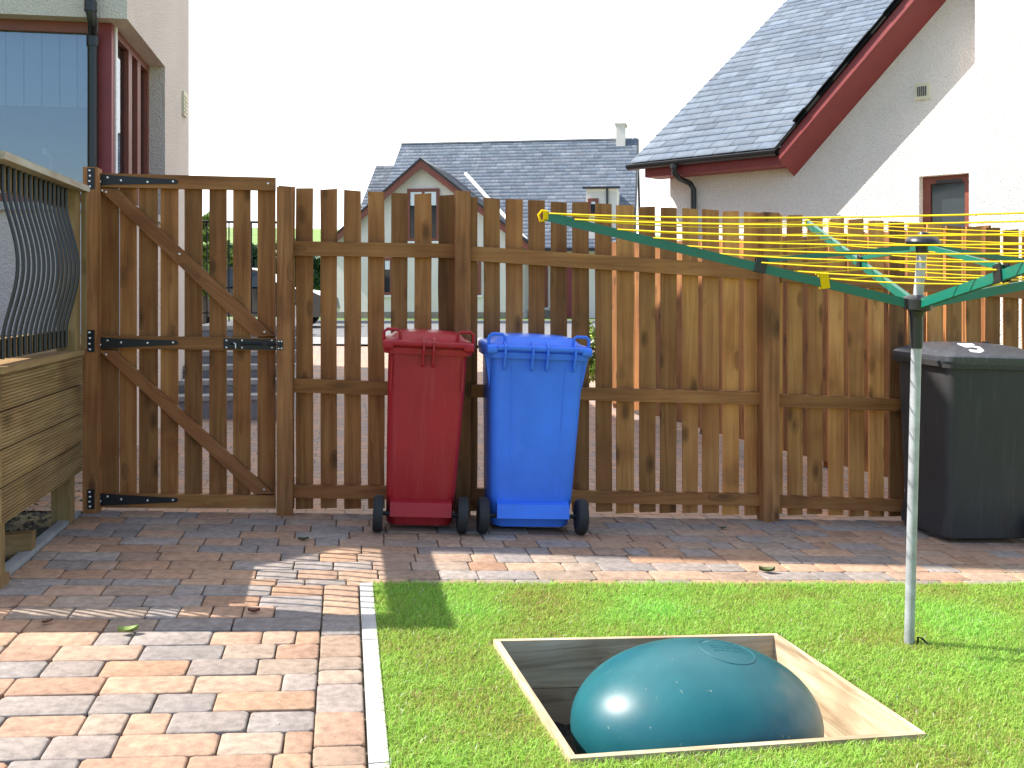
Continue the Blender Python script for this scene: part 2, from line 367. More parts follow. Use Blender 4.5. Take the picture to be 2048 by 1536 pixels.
def mesh_np(name, verts, faces, mat, tones=None, parent=None, wm=None, sm=False):
    """big mesh from numpy arrays; faces all of one size; tones = one colour per vertex"""
    me = bpy.data.meshes.new(name); nv, nf, k = len(verts), len(faces), faces.shape[1]
    me.vertices.add(nv); me.vertices.foreach_set('co', np.ascontiguousarray(verts, dtype=np.float32).ravel())
    me.loops.add(nf * k); me.loops.foreach_set('vertex_index', np.ascontiguousarray(faces, dtype=np.int32).ravel())
    me.polygons.add(nf); me.polygons.foreach_set('loop_start', np.arange(0, nf * k, k, dtype=np.int32))
    try: me.polygons.foreach_set('loop_total', np.full(nf, k, dtype=np.int32))
    except Exception: pass
    me.update(calc_edges=True)
    if tones is not None:
        a = me.color_attributes.new('tone', 'FLOAT_COLOR', 'POINT')
        a.data.foreach_set('color', np.concatenate([tones, np.ones((nv, 1))], 1).astype(np.float32).ravel())
    if sm: me.polygons.foreach_set('use_smooth', [True] * nf)
    me.materials.append(mat)
    o = bpy.data.objects.new(name, me); put(o, wm or Matrix(), parent)
    return o

# ------------------------------------------------------------------ setting: terrain, drive, road, lawn
def sheet(name, xs, ys, mat, dz=0.0, label=None, frame=None, cut=None):
    vs, fs = [], []; nx, ny = len(xs), len(ys)
    for y in ys:
        for x in xs:
            p = frame.P(x, y) if frame else Vector((x, y, 0)); vs.append((p.x, p.y, gz(p.x, p.y) + dz))
    for j in range(ny - 1):
        for i in range(nx - 1):
            if cut and cut(.5 * (xs[i] + xs[i + 1]), .5 * (ys[j] + ys[j + 1])): continue
            fs.append((j * nx + i, j * nx + i + 1, (j + 1) * nx + i + 1, (j + 1) * nx + i))
    o = mesh_np(name, np.array(vs), np.array(fs), mat); tag(o, kind='structure'); return o
# pit corners (inner edge of the timber lining) measured on the ground
pit = [ground_at(1000, 1291), ground_at(1548, 1279), ground_at(1832, 1473), ground_at(1150, 1521)]   # far left, far right, near right, near left
pq = [F.inv(p.x, p.y) for p in pit]
PQ0, PQ1 = (pq[0][0] + pq[3][0]) / 2, (pq[1][0] + pq[2][0]) / 2
PB0, PB1 = (pq[2][1] + pq[3][1]) / 2, (pq[0][1] + pq[1][1]) / 2
KL = F.inv(*ground_at(718, 1180)[:2])[0]; KR = F.inv(*ground_at(746, 1180)[:2])[0]     # lawn edging
_a, _b = ground_at(162, 1018), ground_at(22, 1160); SK = (F.inv(_a.x, _a.y)[0] + F.inv(_b.x, _b.y)[0]) / 2      # kerb at the deck
GE = (F.inv(*ground_at(760, 1172)[:2])[1] + F.inv(*ground_at(1900, 1169)[:2])[1]) / 2   # lawn meets path
xs = sorted(set(list(np.linspace(-400, -12, 12)) + list(np.arange(-12, 12.1, 1)) + list(np.linspace(12, 400, 12))))
ys = sorted(set(list(np.linspace(-60, -4, 5)) + list(np.arange(-4, 30, 1)) + list(np.linspace(30, 700, 24))))
def inpit(x, y):
    s, n = F.inv(x, y); return -3 < s < 5 and -6 < n < 1.2
sheet('ground', xs, ys, m_field, -.06, cut=inpit)
fs_ = sorted(set(list(np.linspace(-6, 7, 27)))); 
PC = sum((Vector((p.x, p.y, 0)) for p in pit), Vector()) / 4
def around_pit(name, s0, s1, n0, n1, mat, dz, grow):
    """flat sheet with the four sided pit left open"""
    out = [F.P(s0, n1), F.P(s1, n1), F.P(s1, n0), F.P(s0, n0)]; inn = []
    for p in pit:
        v = Vector((p.x, p.y, 0)) - PC; inn.append(PC + v * (1 + grow / v.length))
    V = np.array([(p.x, p.y, gz(p.x, p.y) + dz) for p in out + inn]); Fc = np.array([(a, (a + 1) % 4, 4 + (a + 1) % 4, 4 + a) for a in range(4)])
    o = mesh_np(name, V, Fc, mat); tag(o, kind='structure'); return o
around_pit('soil_bed', -4.0, 5.6, -6.9, .3, m_joint, -.022, .012)
around_pit('lawn', KR, 5.55, -6.5, GE, m_turf, -.004, .02)
sheet('driveway', list(np.linspace(-6, 4.4, 9)), list(np.linspace(.0, 12.5, 26)), m_drive, -.012, frame=F)
sheet('road', list(np.linspace(-60, 60, 13)), list(np.linspace(19.5, 27.3, 9)), m_tarm, .006)
sheet('pavement', list(np.linspace(-60, 60, 13)), list(np.linspace(17.8, 19.5, 4)), m_tarm2, .05)
sheet('far_lawn', list(np.linspace(-60, 60, 13)), list(np.linspace(27.5, 46, 9)), m_lawn2, .05)
kb = NB(); box(kb, (-60, 27.3, .30), (60, 27.5, .49)); tag(obj('road_kerb', kb, m_conc2, bev=.02), kind='structure')

# pavers, one mesh: tumbled blocks with clipped corners, one tone each
def paver_field():
    V, Fc, T = [], [], []
    pal = [(.365, .222, .145), (.385, .245, .162), (.37, .24, .168), (.35, .222, .155), (.275, .228, .202), (.245, .215, .20), (.31, .24, .188), (.38, .252, .174), (.285, .245, .22), (.335, .235, .172)]
    def block(s0, s1, n0, n1):
        g = .0022; s0 += g; s1 -= g; n0 += g; n1 -= g
        c = .010; dz = random.uniform(-.0018, .0018); ti = random.uniform(-.004, .004); tj = random.uniform(-.008, .008)
        base = len(V); col = np.array(random.choice(pal)) * random.uniform(.88, 1.12); 
        cs = [c * random.uniform(.5, 1.5) for _ in range(8)]
        def ring(ins):
            a0, a1, c0, c1 = s0 + ins, s1 - ins, n0 + ins, n1 - ins
            return [(a0 + cs[0], c0), (a1 - cs[1], c0), (a1, c0 + cs[2]), (a1, c1 - cs[3]), (a1 - cs[4], c1), (a0 + cs[5], c1), (a0, c1 - cs[6]), (a0, c0 + cs[7])]
        for ins, z in ((.0, -.02), (.0, -.0045), (.002, -.0012), (.006, 0.0)):
            for (s, n) in ring(ins):
                p = F.P(s, n); jit = random.uniform(-.0012, .0012) if z > -.01 else 0
                V.append((p.x + jit, p.y + jit, gz(p.x, p.y) + z + dz + ti * (s - s0) + tj * (n - n0))); T.append(col * (1 if z > -.004 else .9))
        for k in range(3):
            for j in range(8):
                a, b = base + k * 8 + j, base + k * 8 + (j + 1) % 8; Fc.append((a, b, b + 8, a + 8))
        t = base + 24
        p = F.P((s0 + s1) / 2, (n0 + n1) / 2); ci = len(V)
        V.append((p.x, p.y, gz(p.x, p.y) + dz + random.uniform(0, .0012) + ti * (s1 - s0) / 2 + tj * (n1 - n0) / 2)); T.append(col)
        for j in range(0, 8, 2): Fc.append((t + j, t + j + 1, t + (j + 2) % 8, ci))
    PSL = SK + .002; ROW = .137; LEN = [.115, .172, .172, .215, .265, .265]
    def rows(s0, s1, n0, n1):
        n = n1
        while n > n0 + .03:
            nb = max(n - ROW, n0); s = s0 
            first = True
            while s < s1 - .001:
                l = random.choice(LEN) if not first else random.choice([.09, .14, .19, .24]); first = False
                e = s + l
                if s1 - e < .07: e = s1
                block(s, e, nb, n); s = e
            n = nb
    bw = .143
    rows(PSL, KL - bw, -6.4, GE); rows(-3.6, PSL, -6.4, -1.56)
    rows(PSL, 5.2, GE, -.02)
    n = GE                                            # border course beside the edging, laid the other way
    while n > -6.4:
        l = random.choice([.115, .165, .215]); block(KL - bw, KL, n - l, n); n -= l
    o = mesh_np('paving', np.array(V), np.array(Fc), m_paver, np.array(T)); tag(o, kind='structure')
paver_field()

# lawn edging stones
for i, (n0, n1) in enumerate([(GE + .005, -2.01 + .0), (-2.016, -2.93), (-2.936, -3.85), (-3.856, -4.77)]):
    n1, n0 = min(n0, n1), max(n0, n1)
    b = NB(); z0, z1 = gF(KL, n0), gF(KL, n1)
    hexa(b, [(KL + .004, n1, z1 - .1), (KR, n1, z1 - .1), (KR, n0, z0 - .1), (KL + .004, n0, z0 - .1), (KL + .004, n1, z1 + .006), (KR, n1, z1 + .006), (KR, n0, z0 + .006), (KL + .004, n0, z0 + .006)])
    lab = ['pale concrete edging stone by the grass corner, in the striped shadow', 'sunlit pale concrete edging stone in the middle of the row between pavers and lawn',
           'pale concrete edging stone nearest the viewer, beside the lawn', 'pale concrete edging stone behind the viewer, beside the lawn'][i]
    if i < 3: tag(obj('edging_stone', b, m_conc, frame=F.mat, bev=.004), lab, 'edging stone', 'lawn edging stones')
    else: b.free()

# ------------------------------------------------------------------ grass
def make_grass():
    n = 300000
    # more blades close to the viewer
    s = RNG.uniform(KR + .002, 5.4, n * 3); b = RNG.uniform(-4.2, GE + .01, n * 3)
    x = F.ox + s * F.c - b * F.s; y = F.oy + s * F.s + b * F.c
    ins = np.ones(len(x), bool)
    for k in range(4):
        a, c = pit[k], pit[(k + 1) % 4]; d = Vector((c.x - a.x, c.y - a.y)).normalized(); nx_, ny_ = d.y, -d.x
        if (PC.x - a.x) * nx_ + (PC.y - a.y) * ny_ > 0: nx_, ny_ = -nx_, -ny_
        ins &= ((x - a.x) * nx_ + (y - a.y) * ny_) < .034
    s, b, x, y = s[~ins], b[~ins], x[~ins], y[~ins]
    vis = ((np.abs(x / np.maximum(y, .3)) < .58) & (y > 2.3)) | (RNG.random(len(x)) < .22)
    x, y = x[vis][:n], y[vis][:n]; m = len(x)
    z = -.05 * np.clip(x, -5, 6) - .004
    # patchy turf
    def fbm(x, y, f, seed):
        r = np.random.default_rng(seed); out = 0
        for k in range(10):
            a = r.uniform(0, 6.28); ph = r.uniform(0, 6.28); ff = f * r.uniform(.6, 2.4)
            out = out + np.sin((x * math.cos(a) + y * math.sin(a)) * ff + ph)
        return out / 10
    pa = fbm(x, y, 5, 3) + .6 * fbm(x, y, 17, 5)
    h = RNG.uniform(.012, .029, m) * (1 + .35 * pa); lean = RNG.uniform(.2, 1.5, m); az = RNG.uniform(0, 6.283, m); wd = RNG.uniform(.0009, .0018, m)
    dx, dy = np.cos(az), np.sin(az); px_, py_ = -dy * wd, dx * wd
    v0 = np.stack([x - px_, y - py_, z], 1); v1 = np.stack([x + px_, y + py_, z], 1)
    mx, my = x + dx * h * lean * .35, y + dy * h * lean * .35
    v2 = np.stack([mx + px_ * .8, my + py_ * .8, z + h * .62], 1); v3 = np.stack([mx - px_ * .8, my - py_ * .8, z + h * .62], 1)
    tz = z + h * (1.05 - .25 * lean)
    v4 = np.stack([x + dx * h * lean + px_ * .15, y + dy * h * lean + py_ * .15, tz], 1); v5 = np.stack([x + dx * h * lean - px_ * .15, y + dy * h * lean - py_ * .15, tz], 1)
    V = np.stack([v0, v1, v2, v3, v4, v5], 1).reshape(-1, 3)
    base = np.arange(m)[:, None] * 6
    Fc = np.concatenate([base + np.array([[0, 1, 2, 3]]), base + np.array([[3, 2, 4, 5]])], 0)
    tone = np.array([.335, .525, .085]) * (1 + .30 * RNG.standard_normal((m, 1)).clip(-2, 2) * .6)
    dry = (RNG.random(m) < .10 + .16 * np.clip(-pa * 1.6, 0, 1)); tone[dry] = np.array([.40, .33, .13]) * RNG.uniform(.7, 1.15, (dry.sum(), 1))
    tone = tone * (1 + .22 * pa[:, None]); tone[:, 0] *= 1 + .25 * np.clip(-pa, -1, 1)
    wh = RNG.random(m) < .006; tone[wh] = (.75, .75, .66)
    tone = np.clip(tone, .01, .8)
    T = np.repeat(tone, 6, 0)
    o = mesh_np('grass', V, Fc, m_grass, T); tag(o, 'short bright green lawn grass with dry yellowish patches', 'grass', kind='stuff')
make_grass()

# ------------------------------------------------------------------ fence and gate
def screw(par, s, z, n, r=.0045):
    b = NB(); lathe(b, [(r, 0), (r, .002), (r * .5, .004)], (s, n, z), (0, -1, 0), 8); obj('screw', b, m_zinc, par, F.mat)
fence = thing('fence', 'long brown slatted timber fence behind the red and blue bins', 'fence', F.P(0, 0, gF(0, 0)))
boards = [(556, 589, 372), (592, 626, 376), (641, 674, 378), (688, 722, 380.5), (736, 769, 383), (782, 815, 386), (829, 863, 387), (877, 910, 390), (922, 955, 394), (968, 1000, 396),
          (1012, 1045, 398), (1058, 1090, 400), (1102, 1134, 404), (1145, 1178, 404), (1192, 1224, 407), (1234, 1268, 410), (1280, 1311, 413), (1322, 1353, 415), (1366, 1396, 417),
          (1406, 1438, 419), (1447, 1478, 422), (1490, 1521, 424), (1536, 1565, 428), (1576, 1605, 430), (1617, 1645, 433), (1659, 1688, 437), (1699, 1728, 438), (1739, 1768, 441),
          (1780, 1809, 443), (1817, 1847, 446), (1856, 1886, 449), (1894, 1923, 452), (1934, 1962, 453), (1972, 2000, 455), (2009, 2037, 459), (2047, 2075, 461), (2084, 2112, 463), (2121, 2149, 465), (2158, 2186, 467)]
for i, (a, c, t) in enumerate(boards):
    s0, zt = F.sight(a, t); s1, _ = F.sight(c, t)
    zb = gF(s0, 0) + .012 + random.uniform(0, .012)
    b = NB(); tl = random.uniform(-.004, .004); k = random.uniform(-.004, .004)
    # upper and lower half so that the edges can wander like sawn timber
    st = 7; zs = [zb + (zt - zb) * j / st for j in range(st + 1)]; secs = []
    wa = [random.uniform(-.0022, .0022) for _ in zs]; wb = [random.uniform(-.0022, .0022) for _ in zs]
    for j, z in enumerate(zs):
        f = j / st - .5; zz0 = z - (tl if j == st else 0); zz1 = z + (tl if j == st else 0)
        secs.append([(s0 + k * f + wa[j], 0, zz0), (s1 + k * f + wb[j], 0, zz1), (s1 + k * f + wb[j], .019, zz1), (s0 + k * f + wa[j], .019, zz0)])
    loft(b, secs)
    obj('board', b, m_newboard if i >= 15 and i not in (17, 19, 28, 33) else m_board, fence, F.mat, bev=.0018, seg=1)
def fence_rail(pl, pr, h, n0=-.042, n1=-.001, mat=None):
    s0, z0 = F.sight(pl[0], pl[1], n0); s1, z1 = F.sight(pr[0], pr[1], n0)
    b = NB(); prism(b, [(s0, z0 - h), (s1, z1 - h), (s1, z1), (s0, z0)], n0, n1)
    obj('rail', b, mat or m_rail, fence, F.mat, bev=.003, seg=1)
fence_rail((586, 482), (911, 488), .078); fence_rail((942, 492), (1530, 532), .082); fence_rail((1562, 536), (2140, 578), .08)
fence_rail((586, 757), (911, 768), .075); fence_rail((942, 769), (1526, 785), .072); fence_rail((1560, 789), (2140, 812), .072)
fence_rail((586, 970), (911, 974), .072); fence_rail((942, 977), (1524, 989), .068); fence_rail((1558, 992), (2140, 1012), .07)
def fence_post(a, c, top, par, name='post', n0=-.095, n1=-.001, mat=None):
    s0, z0 = F.sight(a, top, n0); s1, _ = F.sight(c, top, n0)
    b = NB(); zb = gF(s0, n0) - .05
    hexa(b, [(s0, n0, zb), (s1, n0, zb), (s1, n1, zb), (s0, n1, zb), (s0 + .001, n0, z0), (s1 + .001, n0, z0 - .003), (s1, n1, z0 - .003), (s0, n1, z0)])
    return obj(name, b, mat or m_post, par, F.mat, bev=.004)
fence_post(553, 585, 373, fence); fence_post(911, 941, 381, fence); fence_post(1527, 1559, 424, fence); fence_post(2150, 2185, 455, fence)
gp = fence_post(165, 195, 333, None, 'gate_post', n0=-.10)
tag(gp, 'dark brown square post carrying the gate hinges, beside the decking', 'post')

gs0, gzb = F.sight(195, 1017, -.03)
gate = thing('gate', 'brown ledged and braced timber garden gate with black strap hinges', 'gate', F.P(gs0, -.02, gzb))
for (a, c) in [(196, 237), (240, 272.5), (278, 315), (321, 356), (369, 404), (418.5, 453), (466, 501), (515, 551)]:
    s0, zt = F.sight(a, 366); s1, _ = F.sight(c, 366); zb = F.sight(a, 1002)[1]
    b = NB(); box(b, (s0, 0, zb), (s1, .018, zt)); 
    obj('board', b, m_board, gate, F.mat, bev=.0018, seg=1)
def gpoly(name, pts, n0, n1, mat, par, bev=.003):
    b = NB(); prism(b, [F.sight(x, y, n0) for x, y in pts], n0, n1); return obj(name, b, mat, par, F.mat, bev=bev, seg=1)
rl = []
for (yl0, yl1, yr0, yr1) in [(346, 374, 355, 381), (671, 697, 676, 702), (987, 1015, 991, 1017)]:
    rl.append(gpoly('ledge', [(196, yl1), (551, yr1), (551, yr0), (196, yl0)], -.034, -.001, m_rail, gate))
gpoly('brace', [(196, 376), (235, 377.5), (549, 672), (507, 673.5)], -.0335, -.001, m_brace, gate)
gpoly('brace', [(196, 700), (230, 701), (549, 988), (508, 988.5)], -.0335, -.001, m_brace, gate)
for (yp0, yp1, ys0, ys1, yt) in [(336, 378, 347, 371, 363), (660, 704, 673, 698, 685), (979, 1018, 985, 1012, 1000)]:
    b = NB(); n0 = -.038
    strap = [F.sight(x, y, n0) for x, y in ((189, ys1), (230, ys1 - 2), (353, yt + 4.5), (357, yt), (353, yt - 4), (230, ys0 + 4), (189, ys0))]
    prism(b, strap, n0 - .002, n0 + .003)
    lathe(b, [(.007, 0), (.007, F.sight(0, ys0, n0)[1] - F.sight(0, ys1, n0)[1])], (*[F.sight(189, ys1, n0)[0], n0 - .004], F.sight(189, ys1, n0)[1]), (0, 0, 1), 10)
    h = obj('hinge', b, m_iron, gate, F.mat, bev=.0008, seg=1)
    b = NB(); prism(b, [F.sight(x, y, -.103) for x, y in ((175, yp1), (189, yp1), (189, yp0), (175, yp0))], -.105, -.101)
    hp = obj('hinge_plate', b, m_iron, gate, F.mat, bev=.0006, seg=1)
    for x, y in ((200, (ys0 + ys1) / 2 + 4), (215, ys0 + 8), (242, (ys0 + yt) / 2 + 6), (295, yt + 1), (346, yt)):
        s, z = F.sight(x, y, n0 - .002); screw(h, s, z, n0 - .002, .0058)
    for j in range(4):
        s, z = F.sight(179 + (j % 2), yp0 + 5 + j * (yp1 - yp0 - 10) / 3, -.105); screw(hp, s, z, -.105, .0055)
# tower bolt
b = NB(); n0 = -.036
prism(b, [F.sight(x, y, n0) for x, y in ((447, 698), (552, 700), (552, 679), (447, 677))], n0 - .002, n0 + .0015)
for x in (478, 530):
    s, z = F.sight(x, 688, n0); box(b, (s - .012, n0 - .014, z - .013), (s + .012, n0 - .0022, z + .013))
s0, z0 = F.sight(460, 687, n0); s1, z1 = F.sight(560, 689, n0); tube(b, [(s0, n0 - .009, z0), (s1, n0 - .009, z1)], .0055, 8)
bolt = obj('bolt', b, m_iron, gate, F.mat, bev=.0006, seg=1)
b = NB(); s, z = F.sight(470, 688, n0); tube(b, [(s - .006, n0 - .011, z + .006), (s + .004, n0 - .02, z + .004), (s + .005, n0 - .021, z - .022)], .0032, 8)
obj('bolt_lever', b, m_zinc, bolt, F.mat, smooth_=True)
for x in (453, 484, 544):
    for y in (681, 695): s, z = F.sight(x, y, n0 - .002); screw(bolt, s, z, n0 - .002, .0055)
b = NB(); prism(b, [F.sight(x, y, -.098) for x, y in ((555, 700), (566, 700), (566, 680), (555, 680))], -.1, -.0965)
sx, zx = F.sight(557, 689, -.098); box(b, (sx - .004, -.112, zx - .011), (sx + .01, -.1005, zx + .011))
kp = obj('bolt_keep', b, m_iron, fence, F.mat, bev=.0006, seg=1)
for x in (557.5, 563):
    for y in (683, 697): s, z = F.sight(x, y, -.1); screw(kp, s, z, -.1, .005)
for x, y in ((204, 381), (212, 384), (359, 508), (529, 664), (212, 709), (528, 979)): s, z = F.sight(x, y, -.034); screw(gate, s, z, -.0335, .006)
s, z = F.sight(536, 367, -.034); screw(rl[0], s, z, -.034, .006)

# neighbour's fence beyond, running away along the drive
A = ground_at(1795, 974); B_ = ground_at(1214, 812)
dv = (B_ - A); dv.z = 0; ln = dv.length; dv.normalize()
A2 = A - dv * .75; ln2 = ln + .75
NF = Frame(B_.x, B_.y, math.degrees(math.atan2(-dv.y, -dv.x)))          # q runs from the far end back towards us
nf = thing('fence', 'brown boundary fence running away along the drive, seen through the slatted fence', 'fence', B_)
q = 0.0; i = 0
while q < ln2:
    p = NF.P(q, 0); zb = gz(p.x, p.y) + .05; b = NB()
    box(b, (q, 0, zb), (q + .10, .02, zb + 1.78 + random.uniform(-.008, .008))); obj('board', b, m_board, nf, NF.mat, bev=.002, seg=1); q += .1035
for hz_ in (.25, .95, 1.55):
    b = NB(); p0, p1 = NF.P(0, 0), NF.P(ln2, 0); z0, z1 = gz(p0.x, p0.y) + hz_, gz(p1.x, p1.y) + hz_
    prism(b, [(0, z0), (ln2, z1), (ln2, z1 + .07), (0, z0 + .07)], .021, .06); obj('rail', b, m_rail, nf, NF.mat)
q = 0.02
while q < ln2:
    p = NF.P(q, 0); z0 = gz(p.x, p.y); b = NB(); box(b, (q, .061, z0 - .05), (q + .09, .15, z0 + 1.8)); obj('post', b, m_post, nf, NF.mat, bev=.003); q += 1.75

# ------------------------------------------------------------------ decking on the left
DS = -2.245; DN0, DN1 = -1.44, -.20; DFZ = EZ - .29
deck = thing('deck', 'raised timber deck with bowed black balusters and reeded board sides', 'deck', F.P(DS, DN0, gF(DS, DN0)))
def reeded(q0, q1, z0, z1, face, par, along='b', d=.028):
    """board with fine grooves: face = outer face position"""
    ng = 10; pts = [(face - d, z0), (face, z0)]
    for j in range(ng):
        a = z0 + (z1 - z0) * (j + .30) / ng; c = z0 + (z1 - z0) * (j + .70) / ng
        pts += [(face, a), (face - .006, a + .0012), (face - .006, c - .0012), (face, c)]
    pts += [(face, z1), (face - d, z1)]
    b = NB()
    if along == 'b': prism(b, pts, q0, q1, 'b')
    else:
        # same section looking along the other axis (outer face towards the viewer)
        prism(b, [(-(p - face) + par_face, z) for p, z in pts], q0, q1, 'q')
    return b
bt = [DFZ - .03 - .148 * j for j in range(5)]
for j in range(4):
    obj('side_board', reeded(DN0 + .03, DN1 + (-.0), bt[j + 1] + .009, bt[j], DS, deck), m_decky, deck, F.mat)
par_face = DN0
for j in range(4):
    obj('front_board', reeded(-5.2, DS, bt[j + 1] + .009, bt[j], DN0, deck, 'q'), m_deckx, deck, F.mat)
# floor: boards parallel to the side
s = DS - .001; 
k = 0
while s > -5.2:
    b = NB(); e = s - .138; zt = DFZ
    box(b, (e, DN0 + .001, zt - .026), (s + (.012 if k == 0 else 0), 1.76 if e < -2.46 else (DN1), zt)); obj('floor_board', b, m_decky, deck, F.mat, bev=.004, seg=1); s = e - .006; k += 1
for (s0, n0) in [(DS - .115, DN1 - .13), (DS - .105, DN0 + .03), (-3.7, DN0 + .03), (-5.1, DN0 + .03), (DS - 1.2, DN1 - .13), (-3.7, .6)]:
    b = NB(); box(b, (s0, n0, gF(s0, n0) - .1), (s0 + .085, n0 + .1, DFZ - .027)); obj('leg', b, m_deckv, deck, F.mat, bev=.004)
b = NB(); s0 = DS - .02; 
box(b, (DS - .13, DN0 + .015, gF(-2.2, DN0) - .02), (DS - .005, DN0 + .135, gF(-2.2, DN0) + .045)); obj('base_block', b, m_deckv, deck, F.mat, bev=.006)
# railing posts, beams, handrail
HR = EZ + .54
for (s0, n0) in [(DS - .095, DN1 - .115), (DS - .135, DN0 - .03), (-3.6, DN0 + .005), (-5.0, DN0 + .005)]:
    b = NB(); box(b, (s0, n0, DFZ), (s0 + .09, n0 + .09, HR - .031)); obj('rail_post', b, m_deckv, deck, F.mat, bev=.004)
b = NB(); box(b, (DS + .001, DN1 - .03, DFZ + .005), (DS + .022, DN1 - .002, HR - .031)); obj('rail_post_cover', b, m_deckv, deck, F.mat, bev=.002)
def beam(z0, z1):
    b = NB(); box(b, (DS - .075, DN0 + .096, z0), (DS - .035, DN1 - .116, z1)); obj('beam', b, m_decky, deck, F.mat, bev=.003)
    for (a, c) in ((-3.51, DS - .096), (-4.91, -3.601)):
        b = NB(); box(b, (a, DN0 + .03, z0), (c, DN0 + .07, z1)); obj('beam', b, m_deckx, deck, F.mat, bev=.003)
zt0, zt1, zb0, zb1 = EZ + .415, HR - .031, EZ - .265, EZ - .185
beam(zt0, zt1); beam(zb0, zb1)
b = NB(); prism(b, [(DS - .13, DN0 - .05), (DS + .035, DN0 - .05), (DS + .035, DN1 + .005), (DS - .13, DN1 + .005)], HR - .03, HR, 'z'); obj('handrail', b, m_grey_rail, deck, F.mat, bev=.004)
b = NB(); box(b, (-5.2, DN0 - .05, HR - .03), (DS - .131, DN0 + .11, HR)); obj('handrail', b, m_deckx, deck, F.mat, bev=.004)
def bal(sx, nx, ox, oy):
    pr = []
    for j in range(25):
        t = j / 24; z = zb0 + (zt1 - zb0) * t
        u = max(0, min(1, (z - zb1) / (zt0 - zb1))); bl = .5 - .5 * math.cos(2 * math.pi * u); bl = bl ** .75
        pr.append((sx + ox * bl * .056, nx + oy * bl * .056, z))
    b = NB(); tube(b, pr, .0078, 8); return b
n = DN1 - .20
while n > DN0 + .11:
    obj('baluster', bal(DS - .027, n, 1, 0), m_bal, deck, F.mat, smooth_=True); n -= .0705
s = DS - .17
while s > -4.9:
    if abs(s + 3.555) > .07: obj('baluster', bal(s, DN0 + .022, 0, -1), m_bal, deck, F.mat, smooth_=True)
    s -= .0705
# concrete strip and stones under the deck
p0, p1 = ground_at(162, 1018), ground_at(22, 1160)
q0, q1 = F.inv(p0.x, p0.y), F.inv(p1.x, p1.y)
b = NB(); sk = (q0[0] + q1[0]) / 2; box(b, (sk - .05, -1.42, gF(sk, -.8) - .1), (sk, -.1, gF(sk, -.8) + .022)); 
tag(obj('kerb_strip', b, m_conc2, frame=F.mat, bev=.006), 'thin concrete kerb strip along the foot of the timber deck', 'kerb')
V, Fc = [], []
for i in range(2600):
    s, n = random.uniform(-4.2, sk - .05), random.uniform(-1.35, .8); p = F.P(s, n, gF(s, n) - .022); r = random.uniform(.008, .026)
    base = len(V); rot = Matrix.Rotation(random.uniform(0, 6.28), 3, 'Z')
    for v in ((1, 0, 0), (0, 1, 0), (-1, 0, 0), (0, -1, 0), (.2, .1, .8), (0, 0, -.5)):
        w_ = rot @ Vector((v[0] * random.uniform(.7, 1.3), v[1] * random.uniform(.7, 1.2), v[2])); V.append(tuple(p + w_ * r))
    for f in ((0, 1, 4), (1, 2, 4), (2, 3, 4), (3, 0, 4)): Fc.append([base + x for x in f])
o = mesh_np('gravel', np.array(V), np.array(Fc), m_grav); tag(o, 'loose dark gravel in the shade under the deck', 'gravel', kind='stuff')
b = NB(); pz = gF(-2.5, -1) ; hexa(b, [Vector(x) for x in ((-2.75, -1.05, pz), (-2.28, -.92, pz), (-2.28, -.86, pz), (-2.75, -.99, pz), (-2.75, -1.05, pz + .09), (-2.28, -.92, pz + .09), (-2.28, -.86, pz + .09), (-2.75, -.99, pz + .09))])
tag(obj('timber_offcut', b, m_deckx, frame=F.mat, bev=.004), 'timber offcut lying on the gravel under the deck', 'offcut')

